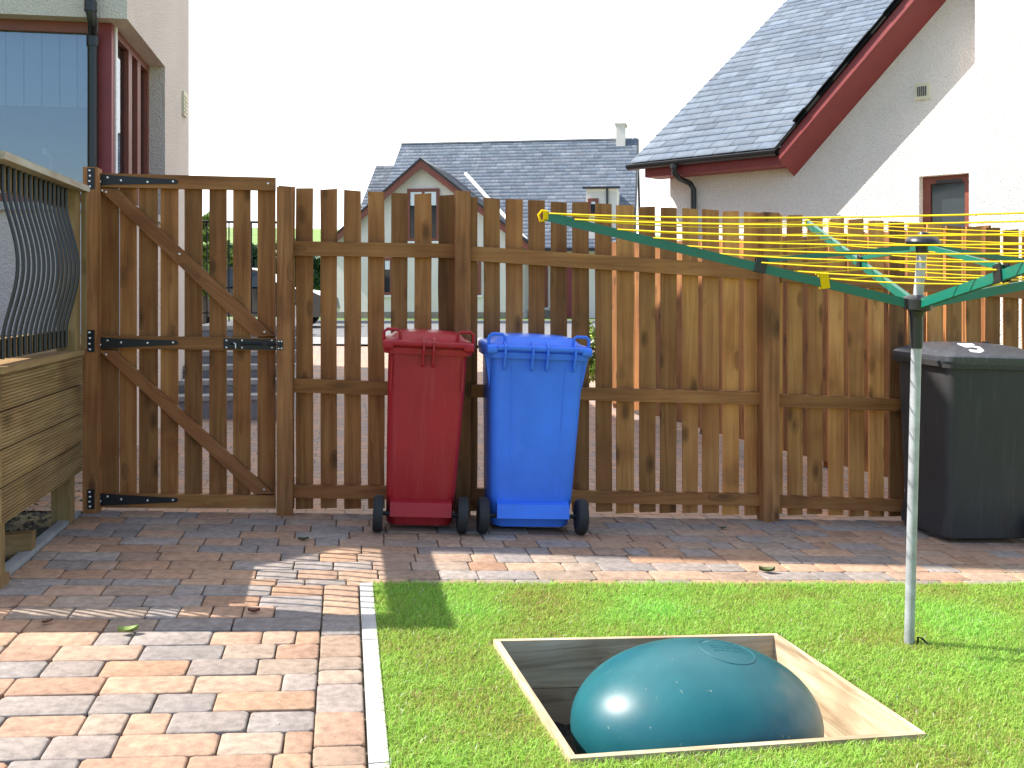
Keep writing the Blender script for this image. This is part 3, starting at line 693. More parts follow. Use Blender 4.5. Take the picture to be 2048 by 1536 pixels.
# ------------------------------------------------------------------ wheelie bins
def wheel(parent, name, c, ax, r, wd, mat4):
    b = NB(); h = wd / 2
    lathe(b, [(r * .62, -h), (r * .93, -h), (r, -h * .6), (r, h * .6), (r * .93, h), (r * .62, h), (r * .60, h * .7), (r * .60, -h * .7)], c, ax, 28)
    o = obj(name, b, m_rubber, parent, mat4, smooth_=R(30))
    b = NB(); lathe(b, [(r * .16, -h * 1.05), (r * .22, -h * .9), (r * .3, -h * .5), (r * .6, -h * .62), (r * .6, h * .62), (r * .3, h * .5), (r * .22, h * .9), (r * .16, h * 1.05)], c, ax, 20)
    obj('hub', b, m_blackp, o, mat4, smooth_=R(30))
def bin_thing(label, loc, mat4, w, d, h, mat, lidmat, ribs, style, tap=1.0):
    """local: x width, +y towards the lid opening, z up; wheels and hinge on the -y side"""
    t = thing('wheelie_bin', label, 'bin', loc, 'wheelie bins', mat4.to_3x3().to_4x4())
    b = NB(); secs = []
    hb = h - .085
    prof = [(.028, .70, .60), (.034, .735, .64), (.06, .755, .655), (.20, .775, .68), (.45, .815, .75), (.70, .85, .83), (.86, .872, .885), (1.0, .885, .90)]
    yr = -d / 2 + .035
    for z, fw, fd in prof:
        dd = d * (.9 + (fd - .9) * tap); rear = yr + (.028 if z < .19 else .0) ; cy = rear + dd / 2
        secs.append([(x, y, hb * z) for x, y in rrect(w * (.885 + (fw - .885) * (.4 + .6 * tap)), dd, .055, 6, 0, cy)])
    # collar
    dd = d * .90; cy = yr + dd / 2
    for z, e in ((.965, .012), (.967, .045), (1.0, .05), (1.002, .02)):
        secs.append([(x, y, hb * z + .012) for x, y in rrect(w * .885 + e, dd + e, .06, 6, 0, cy)])
    loft(b, secs)
    body = obj('body', b, mat, t, mat4, smooth_=R(32))
    # skirt with axle
    b = NB(); sw = w * .34
    prism(b, [(yr + .03, .17), (yr - .035, .155), (yr - .05, .085), (yr - .035, .082), (yr + .04, .10)], -sw, sw, 'q')
    obj('axle_cover', b, mat, t, mat4, bev=.006)
    b = NB(); r = .092; ax = w * .45; tube(b, [(-ax, yr - .012, r), (ax, yr - .012, r)], .0115, 12); obj('axle', b, m_iron, t, mat4, smooth_=True)
    for sx in (-1, 1): wheel(t, 'wheel', (sx * (w * .45 + .008), yr - .012, r), (1, 0, 0), r, .05, mat4)
    if style == 'blue':      # fine moulded seams on the back wall and side grips
        for sx in (-1, 1):
            b = NB(); tube(b, [(sx * w * .225, yr + .002, .19), (sx * w * .25, yr - .001, hb * .93)], .0035, 6); obj('seam', b, mat, body, mat4)
            b = NB(); prism(b, [(sx * w * .44, hb * .80), (sx * w * .495, hb * .99), (sx * w * .44, hb * .99)], yr + .06, yr + .10); obj('grip', b, mat, body, mat4, bev=.004)
    else:
        for sx in (-1, 1):
            b = NB(); tube(b, [(sx * w * .40, yr + .001, hb * .78), (sx * w * .40, yr - .004, hb * .95)], .004, 6); obj('seam', b, mat, body, mat4)
    # lid
    b = NB(); secs = []
    zl = hb + .016; dl = d * .95; cyl = yr + dl / 2 - .006
    tops = [(1.04, 1.0, -.012, .0), (1.06, 1.02, 0, 0), (1.06, 1.02, .026, 0), (1.03, .99, .036, .0), (.90, .90, .046, .01), (.80, .82, .068, .015), (.74, .76, .076, .015), (.3, .4, .083, .015)]
    if style == 'black': tops = tops[:4] + [(.90, .92, .052, .0), (.66, .74, .080, .0), (.42, .52, .093, .0), (.18, .24, .097, .0)]
    for fw, fd, z, sh in tops: secs.append([(x, y, zl + z) for x, y in rrect(w * .93 * fw, dl * fd, .06, 6, 0, cyl + sh)])
    loft(b, secs)
    lid = obj('lid', b, lidmat, t, mat4, smooth_=R(30))
    b = NB(); tube(b, [(-w * .40, yr - .035, zl + .02), (w * .40, yr - .035, zl + .02)], .0145, 12); obj('hinge_bar', b, lidmat, lid, mat4, smooth_=True)
    for fx, up in ribs:
        b = NB(); x = fx * w
        prism(b, [(yr + .01, zl + .055), (yr - .02, zl + .048), (yr - .055, zl + .03), (yr - .058, zl - .01), (yr - .028, zl - .085), (yr - .008, zl - .10), (yr + .004, zl - .02)], x - .005, x + .005, 'q')
        obj('hinge_rib', b, lidmat, lid, mat4, bev=.002)
    for sx in (-1, 1):      # loops and knuckles at the two back corners
        b = NB(); x0 = sx * w * (.40 if style != 'red' else .41); ww = .042
        tube(b, [(x0 - ww, yr + .02, zl + .03), (x0 - ww, yr + .012, zl + .075), (x0 - ww * .6, yr + .01, zl + .088), (x0 + ww * .6, yr + .01, zl + .088), (x0 + ww, yr + .012, zl + .075), (x0 + ww, yr + .02, zl + .03)], .0085, 8)
        obj('handle', b, lidmat, lid, mat4, smooth_=True)
        b = NB(); lathe(b, [(.012, -.03), (.024, -.024), (.026, 0), (.024, .024), (.012, .03)], (sx * w * .445, yr - .018, zl + .01), (1, 0, 0), 14); obj('hinge_knuckle', b, lidmat, lid, mat4, smooth_=True)
    return t, lid, yr, zl
def bin_matrix(px, py, yaw, tilt=-.05):
    g = ground_at(px, py); return g, Matrix.Translation(g) @ Matrix.Rotation(tilt, 4, 'Y').inverted() @ Matrix.Rotation(yaw, 4, 'Z')
def place_bin(px_c, py, yaw, d, roll):
    g = ground_at(px_c, py); yr = -d / 2 + .023
    rot = Matrix.Rotation(roll, 4, 'Y') @ Matrix.Rotation(yaw, 4, 'Z')
    off = rot @ Vector((0, yr, 0)); return Matrix.Translation(g - off) @ rot
mr = place_bin(839, 1064, R(7), .50, .05)
bin_thing('maroon wheelie bin standing wheels forward against the fence', mr.translation, mr, .462, .50, 1.015, m_red, m_red, [(-.055, 1), (.055, 1)], 'red')
mb = place_bin(1063, 1067, R(8), .54, .045)
bin_thing('blue wheelie bin standing wheels forward against the fence', mb.translation, mb, .56, .54, 1.015, m_blue, m_blue, [(-.33, 1), (-.07, 1), (.07, 1), (.33, 1)], 'blue')
# black bin seen from its side, wheels to the right
g = ground_at(1904, 1088); rot = Matrix.Rotation(.035, 4, 'Y') @ Matrix.Rotation(R(90 + 9.5), 4, 'Z')
bw_, bd_ = .60, .64
cfr = g + F.P(bd_ * .5 - .1, bw_ * .40, 0) - F.P(0, 0, 0)
mk = Matrix.Translation((cfr.x, cfr.y, gz(cfr.x, cfr.y))) @ rot
bt_, blid, yrk, zlk = bin_thing('black wheelie bin seen from the side with a white painted number on its lid', mk.translation, mk, bw_, bd_, 1.07, m_bin, m_binlid, [(-.3, 1), (.3, 1)], 'black', .35)
b = NB(); prism(b, [(bd_ * .43, zlk - .04), (bd_ * .52, zlk - .03), (bd_ * .53, zlk + .0), (bd_ * .43, zlk + .012)], -bw_ * .38, bw_ * .38, 'q'); obj('front_grip', b, m_bin, blid, mk, bev=.005)
def zlid(x): return zlk + float(np.interp(abs(x), [0, .05, .117, .184, .245, .287], [.097, .097, .093, .080, .052, .036]))
b = NB(); strokes = [(-.135, .06), (-.135, .15), (-.165, .155), (-.185, .15), (-.180, .10), (-.195, .07), (-.220, .07), (-.238, .10), (-.232, .15)]
path = []
for (x0, y0), (x1, y1) in zip(strokes, strokes[1:]): path += [(x0 + (x1 - x0) * k / 4, y0 + (y1 - y0) * k / 4) for k in range(4)]
path.append(strokes[-1]); prev = None
for k in range(len(path)):
    a, c = Vector((*path[max(k - 1, 0)], 0)), Vector((*path[min(k + 1, len(path) - 1)], 0)); d = (c - a).normalized(); nrm = Vector((-d.y, d.x, 0)) * .013
    p = Vector((*path[k], 0)); row = [b.verts.new((q.x, q.y, zlid(q.x) + .0025)) for q in (p - nrm, p, p + nrm)]
    if prev:
        for m_ in range(2): b.faces.new([prev[m_], prev[m_ + 1], row[m_ + 1], row[m_]])
    prev = row
obj('painted_number', b, m_white, blid, mk, smooth_=True)

# ------------------------------------------------------------------ rotary clothes airer
bs = ground_at(1817, 1288)
def W(px, py, y): return Vector(((px - CX) / FPX_ * y, y, EZ - (py - HZ) / FPX_ * y))
hubp = W(1835, 606, 3.72); topp = W(1846, 482, 3.70)
air = thing('rotary_airer', 'rotary clothes airer with green arms and yellow line on a steel pole', 'clothes airer', bs)
axd = (topp - hubp).normalized()
def onpole(z): return bs + (hubp - bs) * ((z - bs.z) / (hubp.z - bs.z)) if z <= hubp.z else hubp + (topp - hubp) * ((z - hubp.z) / (topp.z - hubp.z))
zc = onpole(hubp.z - .16)
b = NB(); tube(b, [bs - Vector((0, 0, .1)), zc], .0185, 20); obj('pole', b, m_galv, air, smooth_=True)
b = NB(); tube(b, [zc - Vector((0, 0, .008)), zc + axd * .02, hubp - axd * .05, hubp - axd * .03], [.0225, .0225, .0235, .026], 20); obj('collar', b, m_blackp, air, smooth_=True)
b = NB(); tube(b, [hubp + axd * .01, topp], .0175, 20); obj('mast', b, m_galv, air, smooth_=True)
b = NB(); lathe(b, [(.024, -.05), (.03, -.03), (.052, -.022), (.054, .015), (.046, .022), (.02, .03)], hubp, axd, 28); obj('lower_hub', b, m_blackp, air, smooth_=R(35))
b = NB(); lathe(b, [(.022, -.045), (.024, -.02), (.056, -.018), (.062, -.004), (.06, .004), (.045, .018), (.022, .022), (.018, .032), (.006, .034)], topp, axd, 28); obj('top_cap', b, m_blackp, air, smooth_=R(35))
tips = [W(1090, 432, 3.75), W(1615, 447, 5.20), Vector((hubp.x + 1.43, 3.80, EZ + .212)), Vector((hubp.x + .05, 2.30, EZ + .188))]
def bar(bm, a, c, wd, hd):
    a, c = Vector(a), Vector(c); d = (c - a).normalized(); side = d.cross(Vector((0, 0, 1))).normalized(); up = side.cross(d)
    hexa(bm, [a - side * wd - up * hd, a + side * wd - up * hd, a + side * wd + up * hd, a - side * wd + up * hd, c - side * wd - up * hd, c + side * wd - up * hd, c + side * wd + up * hd, c - side * wd + up * hd])
for i, tp in enumerate(tips):
    d = (tp - hubp); dn = d.normalized(); st = hubp + Vector((dn.x, dn.y, 0)) * .045
    b = NB(); bar(b, st, tp, .0095, .0165); arm = obj('arm', b, m_green, air, bev=.003)
    b = NB(); 
    if i == 0:
        e = tp; tube(b, [e + Vector((.012, 0, .016)), e + Vector((-.012, 0, .02)), e + Vector((-.024, 0, .004)), e + Vector((-.018, 0, -.018)), e + Vector((.006, 0, -.016))], .005, 8); box(b, (e.x - .006, e.y - .012, e.z - .014), (e.x + .012, e.y + .012, e.z + .014))
    else: bar(b, tp - dn * .01, tp + dn * .012, .012, .019)
    obj('arm_tip', b, m_yellow, arm, smooth_=True)
    mid = hubp + d * .42 + Vector((0, 0, .022)); ts = topp - axd * .025 + Vector((dn.x, dn.y, 0)) * .05
    b = NB(); bar(b, ts, mid, .006, .009); obj('strut', b, m_green, air, bev=.0015, seg=1)
    b = NB(); side = dn.cross(Vector((0, 0, 1))).normalized()
    for sg in (-1, 1): bar(b, hubp + d * .405 + side * sg * .0135 + Vector((0, 0, .004)), hubp + d * .435 + side * sg * .0135 + Vector((0, 0, .004)), .003, .028)
    obj('strut_bracket', b, m_blackp, arm)
b = NB()
for t in (.995, .925, .81, .712, .617, .527, .43, .328, .245):
    pts = [hubp + (tp - hubp) * t + Vector((0, 0, .012)) for tp in tips]
    for i in range(4):
        a, c = pts[i], pts[(i + 1) % 4]; path = []
        for j in range(9): f = j / 8; path.append(a.lerp(c, f) - Vector((0, 0, .022 * t * 4 * f * (1 - f))))
        tube(b, path, .0029, 6)
obj('line', b, m_yellow, air, smooth_=True)
cl = hubp + (tips[0] - hubp) * .25; b = NB(); bar(b, cl - Vector((.016, 0, .0)), cl + Vector((.016, 0, .004)), .014, .03); box(b, (cl.x - .03, cl.y - .006, cl.z + .024), (cl.x, cl.y + .006, cl.z + .036)); obj('line_clip', b, m_yellow, air, bev=.004)
b = NB(); e = ground_at(1838, 1292); tube(b, [e + Vector((-.005, 0, -.01)), e + Vector((-.004, 0, .034)), e + Vector((.012, 0, .028)), e + Vector((.032, 0, .008))], .0042, 8); obj('ground_peg', b, m_iron, air, smooth_=True)

# ------------------------------------------------------------------ timber lined pit with the tank dome
pc = F.P((PQ0 + PQ1) / 2, (PB0 + PB1) / 2); pgz = gz(pc.x, pc.y)
pitf = thing('pit_lining', 'square timber lining of the sunken pit in the lawn', 'pit lining', (pc.x, pc.y, pgz))
C4 = [Vector((p.x, p.y, 0)) for p in pit]; cen = sum(C4, Vector()) / 4
th = .021
def plank(a, c, z_up, z_dn, mat, out):
    a, c = a.copy(), c.copy(); d = (c - a).normalized(); nrm = Vector((d.y, -d.x, 0)); nrm = nrm if nrm.dot(a - cen) > 0 else -nrm
    a2, c2 = (a - d * out, c + d * out); b = NB()
    Z = lambda p, z: Vector((p.x, p.y, gz(p.x, p.y) + z))
    q = [a2, c2, c2 + nrm * th, a2 + nrm * th]
    hexa(b, [Z(p, z_dn) for p in q] + [Z(p, z_up) for p in q])
    rotm = F.mat.copy(); iv = rotm.inverted()
    for v in b.verts: v.co = iv @ v.co
    obj('plank', b, mat, pitf, F.mat, bev=.002, seg=1)
for i, (mat, out) in enumerate([(m_pitx, th), (m_pity, 0), (m_pitx, th), (m_pity, 0)]):
    a, c = C4[i], C4[(i + 1) % 4]
    plank(a, c, .016, -.155, mat, out); plank(a, c, -.159, -.36, mat, out)
b = NB(); nq = 26; grid = []
for j in range(nq + 1):
    row = []
    for i in range(nq + 1):
        u, v = i / nq, j / nq; p = (C4[3].lerp(C4[2], u)).lerp(C4[0].lerp(C4[1], u), v)
        row.append(b.verts.new((p.x, p.y, gz(p.x, p.y) - .285 + random.uniform(-.012, .014))))
    grid.append(row)
for j in range(nq):
    for i in range(nq): b.faces.new([grid[j][i], grid[j][i + 1], grid[j + 1][i + 1], grid[j + 1][i]])
tag(obj('pit_soil', b, m_soil, recenter=False), kind='structure')
def domemat():
    m, t, b = M('teal_gloss_plastic')
    tcn = t.nodes.new('ShaderNodeTexCoord')
    n = nn(t, 'ShaderNodeTexNoise', Scale=5, Detail=8, Roughness=.7); t.links.new(tcn.outputs['Object'], n.inputs['Vector'])
    r = ramp(t, [(.3, (.006, .074, .092)), (.7, (.010, .100, .120))]); t.links.new(n.outputs[0], r.inputs[0])
    v = nn(t, 'ShaderNodeTexNoise', Scale=60, Detail=2); t.links.new(tcn.outputs['Object'], v.inputs['Vector'])
    r2 = ramp(t, [(.72, 0), (.80, .3)]); t.links.new(v.outputs[0], r2.inputs[0])
    sx = t.nodes.new('ShaderNodeSeparateXYZ'); t.links.new(tcn.outputs['Object'], sx.inputs[0])
    n4 = nn(t, 'ShaderNodeTexNoise', Scale=7, Detail=6); t.links.new(tcn.outputs['Object'], n4.inputs['Vector'])
    ma = nn(t, 'ShaderNodeMath', _operation='MULTIPLY_ADD'); ma.inputs[1].default_value = 1.15; t.links.new(sx.outputs[0], ma.inputs[0]); t.links.new(n4.outputs[0], ma.inputs[2])
    r3 = ramp(t, [(.72, 0), (1.0, .34)]); t.links.new(ma.outputs[0], r3.inputs[0])
    c = mixc(t, r.outputs[0], (.30, .27, .18), r3.outputs[0])      # dried mud on one end
    c = mixc(t, c, (.55, .52, .36), r2.outputs[0]); t.links.new(c, b.inputs['Base Color'])
    rr = nn(t, 'ShaderNodeMapRange'); rr.inputs[3].default_value = .30; rr.inputs[4].default_value = .47; t.links.new(n.outputs[0], rr.inputs[0]); t.links.new(rr.outputs[0], b.inputs['Roughness'])
    b.inputs['Specular IOR Level'].default_value = .38
    n3 = nn(t, 'ShaderNodeTexNoise', Scale=4, Detail=3); t.links.new(tcn.outputs['Object'], n3.inputs['Vector'])
    bump(t, b, n3.outputs[0], .1, .02)
    return m
m_dome = domemat(); m_emb = plain('scuffed_teal', (.014, .105, .125), .6)
dc = Vector((.582, 3.150, -.072 + .572 * -.05)); ea, eb, ec = .405, .315, .245
dome = thing('tank_dome', 'glossy teal green dome of a buried tank in the timber lined pit', 'tank', dc)
tl = Matrix.Translation(dc) @ Matrix.Rotation(R(13), 4, 'Z') @ Matrix.Rotation(R(3), 4, 'Y')
b = NB(); secs = []
for j in range(25):
    a = R(-55 + 143 * j / 24)
    r = math.cos(a); z = math.sin(a); secs.append([(ea * r * math.cos(2 * math.pi * k / 64), eb * r * math.sin(2 * math.pi * k / 64), ec * z) for k in range(64)])
loft(b, secs); obj('shell', b, m_dome, dome, tl, smooth_=R(60))
def onshell(x, y, up=.0012): return Vector((x, y, ec * math.sqrt(max(0, 1 - (x / ea) ** 2 - (y / eb) ** 2)) + up))
b = NB(); cxm, cym = .075, -.03
tube(b, [onshell(cxm + .088 * math.cos(2 * math.pi * k / 40), cym + .088 * math.sin(2 * math.pi * k / 40), .0003) for k in range(41)], .0016, 5, caps=False)
for row, n0_, ln_ in ((.02, 12, .009), (.004, 9, .012), (-.014, 13, .008)):
    x = cxm - .05
    while x < cxm + .055:
        l = random.uniform(.004, .012); tube(b, [onshell(x, cym + row, .0003), onshell(x + l, cym + row, .0003)], .0013, 4); x += l + random.uniform(.002, .005)
for k in range(14):
    a = R(40 + 100 * k / 13); p = (cxm + .07 * math.cos(a), cym + .07 * math.sin(a)); q = (cxm + .08 * math.cos(a), cym + .08 * math.sin(a)); tube(b, [onshell(*p, .0003), onshell(*q, .0003)], .0011, 4)
obj('embossed_mark', b, m_emb, dome, tl)
b = NB(); e = ground_at(1105, 1412); tube(b, [Vector((e.x, e.y - .10, e.z - .09)), Vector((e.x + .05, e.y - .14, e.z - .14)), Vector((e.x + .09, e.y - .15, e.z - .2))], .004, 6)
tag(obj('white_stick', b, m_white), 'short white stick leaning in the pit beside the teal dome', 'stick')

# ------------------------------------------------------------------ windows, slates
def window(parent, fr, q0, q1, z0, z1, b0, muls=(), trans=(), fw=.055, dp=.07, glassmat=None, mat=None, name='window'):
    """frame in the plane b0 facing -b, with its pane as a child"""
    b = NB(); box(b, (q0, b0, z0), (q0 + fw, b0 + dp, z1)); box(b, (q1 - fw, b0, z0), (q1, b0 + dp, z1)); box(b, (q0 + fw, b0, z1 - fw), (q1 - fw, b0 + dp, z1)); box(b, (q0 + fw, b0, z0), (q1 - fw, b0 + dp, z0 + fw))
    for m_ in muls: box(b, (m_ - fw * .45, b0 + .002, z0 + fw), (m_ + fw * .45, b0 + dp - .002, z1 - fw))
    f = obj(name, b, mat or m_frame, parent, fr, bev=.004, seg=1)
    b = NB(); box(b, (q0 + fw * .6, b0 + dp * .45, z0 + fw * .6), (q1 - fw * .6, b0 + dp * .55, z1 - fw * .6)); obj('pane', b, glassmat or m_glass, f, fr)
    return f
def slates(name, fr, O, U, Vv, ulen, vlen, wd, gauge, mat, parent, clip=None, tone=((.10, .132, .185), (.132, .168, .222), (.115, .15, .203)), th=.007, thing_wm=None):
    """roof covering: real lapped slates; O origin at the eaves, U along eaves, Vv up the slope (unit vectors)"""
    O, U, Vv = Vector(O), Vector(U).normalized(), Vector(Vv).normalized(); Nn = U.cross(Vv).normalized()
    if Nn.z < 0: Nn = -Nn
    V, Fc, T = [], [], []; nr = int(vlen / gauge)
    for j in range(nr):
        u = -(wd * .5 if j % 2 else 0) - random.uniform(0, .02)
        while u < ulen:
            ww = wd * random.uniform(.9, 1.1); a, c = max(u, 0), min(u + ww - .007, ulen); u += ww
            if c - a < .03: continue
            if clip and not clip((a + c) / 2, j * gauge): continue
            v0, v1 = j * gauge - random.uniform(0, .006), (j + 1.35) * gauge
            col = np.array(random.choice(tone)) * random.uniform(.88, 1.14); base = len(V)
            lift = th * 1.35 + random.uniform(0, .002)
            for uu, v, hgt in ((a, v0, lift), (c, v0, lift + random.uniform(-.001, .001)), (c, v1, .001), (a, v1, .001), (a, v0, lift - th), (c, v0, lift - th)):
                V.append(tuple(O + U * uu + Vv * v + Nn * hgt)); T.append(col * (1 if hgt >= lift - .0015 or hgt <= .002 else .8))
            Fc += [(base, base + 1, base + 2, base + 3), (base + 4, base + 5, base + 1, base)]
    return mesh_np(name, np.array(V), np.array(Fc), mat, np.array(T), parent, fr)
def quad_slab(bm, p, t):
    p = [Vector(x) for x in p]; n = (p[1] - p[0]).cross(p[3] - p[0]).normalized()
    if n.z < 0: n = -n
    hexa(bm, [x - n * t for x in p] + p)

# ------------------------------------------------------------------ house on the left
HS, HN = -2.434, 1.78; HB = 4.6; HTOP = 5.6
SOFZ = EZ + 1.915; WSILL = EZ + .62; RC = .13
hl = thing('house', 'cream roughcast house with a corner window above the deck', 'house', F.P(HS, HN, gF(HS, HN)))
gz0 = -.3
b = NB()
box(b, (-7, HN, SOFZ), (HS, HB, HTOP))                                      # wall above the corner window
box(b, (-7, HN, gz0), (HS, HN + .3, WSILL)); box(b, (HS - .3, HN + .3, gz0), (HS, HB, WSILL))        # below it
wend = F.inv(*W(330, 155, 8.0)[:2]); 
# far end of the side window: where its reveal meets the wall face
k = (330 - CX) / FPX_; nW = (HS * F.c - k * (F.oy + HS * F.s)) / (F.s + k * F.c)
box(b, (HS - .3, nW, WSILL), (HS, HB, SOFZ)); box(b, (-7, HB - .3, gz0), (HS - .3, HB, SOFZ))
box(b, (-5.2, HN, WSILL), (-4.6, HN + .3, SOFZ))
obj('wall', b, m_harl, hl, F.mat, bev=.012)
b = NB(); box(b, (-4.6, HN - .05, WSILL - .055), (HS + .045, HN + .14, WSILL + .0)); box(b, (HS - .14, HN + .14, WSILL - .055), (HS + .045, nW, WSILL)); obj('sill', b, m_conc, hl, F.mat, bev=.006)
zW0, zW1 = WSILL + .002, SOFZ - .002
fq = HS - RC
window(hl, F.mat, -4.6, fq - .09, zW0, zW1, HN + RC, muls=(), fw=.075)
b = NB(); box(b, (fq - .089, HN + RC - .005, zW0), (fq + .0, HN + RC + .085, zW1)); obj('corner_post', b, m_barge, hl, F.mat, bev=.003)
SF = F.mat @ Matrix.Translation((fq, 0, 0)) @ Matrix.Rotation(R(90), 4, 'Z')      # local q = along n, local b = towards the inside (-s)
n0w, n1w = HN + RC + .086, nW - .001
for a, c in ((n0w + .0, n0w + (n1w - n0w) * .42), (n0w + (n1w - n0w) * .42 + .002, n0w + (n1w - n0w) * .68), (n0w + (n1w - n0w) * .68 + .002, n1w)):
    window(hl, SF, a, c, zW0, zW1, .0, fw=.06)
b = NB(); box(b, (fq - .02, HN + RC + .0855, zW0), (fq + .012, HN + RC + .13, zW1)); obj('corner_trim', b, m_white, hl, F.mat, bev=.002)
# vertical blinds and the room behind
for j in range(16):
    b = NB(); s = -4.5 + j * .12; prism(b, [(s, HN + RC + .12), (s + .105, HN + RC + .135), (s + .105, HN + RC + .137), (s, HN + RC + .122)], EZ + 1.33, zW1 - .03, 'z'); obj('blind_slat', b, m_blind, hl, F.mat)
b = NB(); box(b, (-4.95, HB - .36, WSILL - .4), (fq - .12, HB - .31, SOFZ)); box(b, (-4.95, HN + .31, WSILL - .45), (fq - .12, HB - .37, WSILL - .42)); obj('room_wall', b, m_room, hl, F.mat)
sx, zx = F.sight(100, 335, HN + RC + .2)
b = NB(); tube(b, [(sx, HN + RC + .2, WSILL), (sx, HN + RC + .2, zx + .02), (sx + .01, HN + RC + .2, zx + .08), (sx - .03, HN + RC + .2, zx + .10)], .008, 8); box(b, (sx - .05, HN + RC + .18, zx + .09), (sx - .025, HN + RC + .22, zx + .135))
box(b, (sx - .06, HN + RC + .16, WSILL - .002), (sx + .06, HN + RC + .24, WSILL + .012)); tag(obj('desk_lamp', b, m_white, frame=F.mat), 'small white lamp standing inside the corner window', 'lamp')
# downpipe
k1 = F.sight(181, 0, HN - .06)[0]; k2 = F.sight(186, 200, HN + RC - .05)[0]
b = NB(); pth = [(k1, HN - .06, HTOP - .1), (k1, HN - .06, SOFZ + .03), (k1 + .01, HN - .03, SOFZ - .05), (k2, HN + RC - .06, SOFZ - .12), (k2, HN + RC - .06, DFZ)]
tube(b, pth, .034, 14); 
for i_, z in ((1, SOFZ + .06), (4, SOFZ - .15)):
    p = pth[i_]; tube(b, [(p[0], p[1], z - .035), (p[0], p[1], z + .035)], .041, 14)
obj('downpipe', b, m_pipe, hl, F.mat, smooth_=True)
# wall vent near the far corner
kv = (367 - CX) / FPX_; nV = (HS * F.c - kv * (F.oy + HS * F.s)) / (F.s + kv * F.c); pv = F.P(HS, nV); zv = EZ + (HZ - 209) / FPX_ * pv.y
b = NB(); box(b, (HS, nV - .10, zv - .11), (HS + .022, nV + .1, zv + .11)); 
for j in range(5): box(b, (HS + .022, nV - .08, zv - .085 + j * .036), (HS + .03, nV + .08, zv - .073 + j * .036))
obj('vent', b, m_vent, hl, F.mat, bev=.003)
# main roof, then unseen blocks added to shade the drive, fence and path
b = NB(); prism(b, [(HN - .25, HTOP - .02), (HB + .2, HTOP - .02), ((HN + HB) / 2, HTOP + 1.2)], -7, HS + .15, 'q'); obj('roof', b, m_slate, hl, F.mat)
b = NB(); box(b, (-9.5, HB + .001, -.3), (-3.6, 9.6, 5.5)); obj('rear_shade_block', b, m_harl, hl, F.mat)  # hidden block added so that its shadow covers the drive
b = NB(); prism(b, [(-9.8, 5.5), (-3.4, 5.5), (-6.6, 7.6)], HB + .2, 9.8); obj('rear_shade_cap', b, m_slate, hl, F.mat)  # top of the added block, out of sight too
WG = Frame(-4.55, 5.585, 4.4)
b = NB(); box(b, (-6.5, .22, -.3), (-.15, 3.2, 7.47)); obj('wing_shade_block', b, m_harl, hl, WG.mat)  # out of view, added to throw shade over the fence and path
b = NB(); prism(b, [(0, 7.47), (0, 7.52), (2.7, 9.4), (5.4, 7.52), (5.4, 7.47)], -6.6, 0, 'q'); obj('wing_roof', b, m_slate, hl, WG.mat)  # unseen; eaves height and angle shaped to set the shadow edge
b = NB(); hexa(b, [F.mat.inverted() @ Vector(x) for x in ((-7.8, 4.2, 3.45), (-4.50, 4.64, 3.45), (-4.55, 5.04, 3.80), (-7.8, 4.75, 3.80), (-7.8, 4.2, 3.53), (-4.50, 4.64, 3.53), (-4.55, 5.04, 3.88), (-7.8, 4.75, 3.88))]); obj('shade_slab', b, m_slate, hl, F.mat)  # unseen slab added to cut the slanted corner of the sunlit patch

# ------------------------------------------------------------------ house on the right
HRF = Frame(*W(1560, 293, 11.0)[:2], -42)
hr = thing('house', 'white roughcast house with blue grey slate roof and maroon bargeboards', 'house', HRF.P(0, .34, -.3))
gzr = -.3; EAVE = W(1560, 293, 11.0).z
OV = .34
qL = HRF.sight(1340, 400, OV)[0]; qE = HRF.sight(1268, 322, 0)[0]
b = NB(); qB = HRF.sight(1950, 100, OV - .33)[0]
RK = 1.0                                              # tangent of the gable rake
wt = lambda q: EAVE - .18 + (q + .1) * RK
wq0, wz1 = HRF.sight(1838, 353, OV); wq1, _ = HRF.sight(1938, 352, OV); wz0 = wz1 - 1.05
qA = 4.2
def wallpoly(bm, pts): prism(bm, pts, OV, OV + .3)
wallpoly(b, [(qL, gzr), (wq0, gzr), (wq0, wt(wq0)), (-.1, EAVE - .18), (qL, EAVE - .18)])
wallpoly(b, [(wq0, gzr), (wq1, gzr), (wq1, wz0), (wq0, wz0)]); wallpoly(b, [(wq0, wz1), (wq1, wz1), (wq1, wt(wq1)), (wq0, wt(wq0))])
wallpoly(b, [(wq1, gzr), (2 * qA, gzr), (2 * qA, EAVE - .18), (qA, wt(qA)), (wq1, wt(wq1))])
box(b, (qL, OV + .3, gzr), (qL + .3, 7, EAVE - .18))
obj('wall', b, m_harl2, hr, HRF.mat)
b = NB(); box(b, (qB, OV - .33, gzr), (qB + 1.3, OV - .001, EAVE + 6.5)); obj('chimney_breast', b, m_harl2, hr, HRF.mat)
wf = window(hr, HRF.mat, wq0, wq1, wz0, wz1, OV + .11, fw=.075, glassmat=m_dglass)
b = NB(); box(b, (wq0 + .14, OV + .10, wz1 - .075), (wq1 - .1, OV + .112, wz1 - .045)); obj('trickle_vent', b, m_pipe, wf, HRF.mat)
b = NB(); q, z = HRF.sight(1845, 183, OV); box(b, (q - .075, OV - .02, z - .085), (q + .075, OV - .001, z + .085)); obj('vent', b, m_vent, hr, HRF.mat, bev=.004)
b = NB()
for j in range(5): box(b, (q - .045 + j * .02, OV - .026, z - .05), (q - .034 + j * .02, OV - .0205, z + .05))
obj('vent_slots', b, m_pipe, hr, HRF.mat)
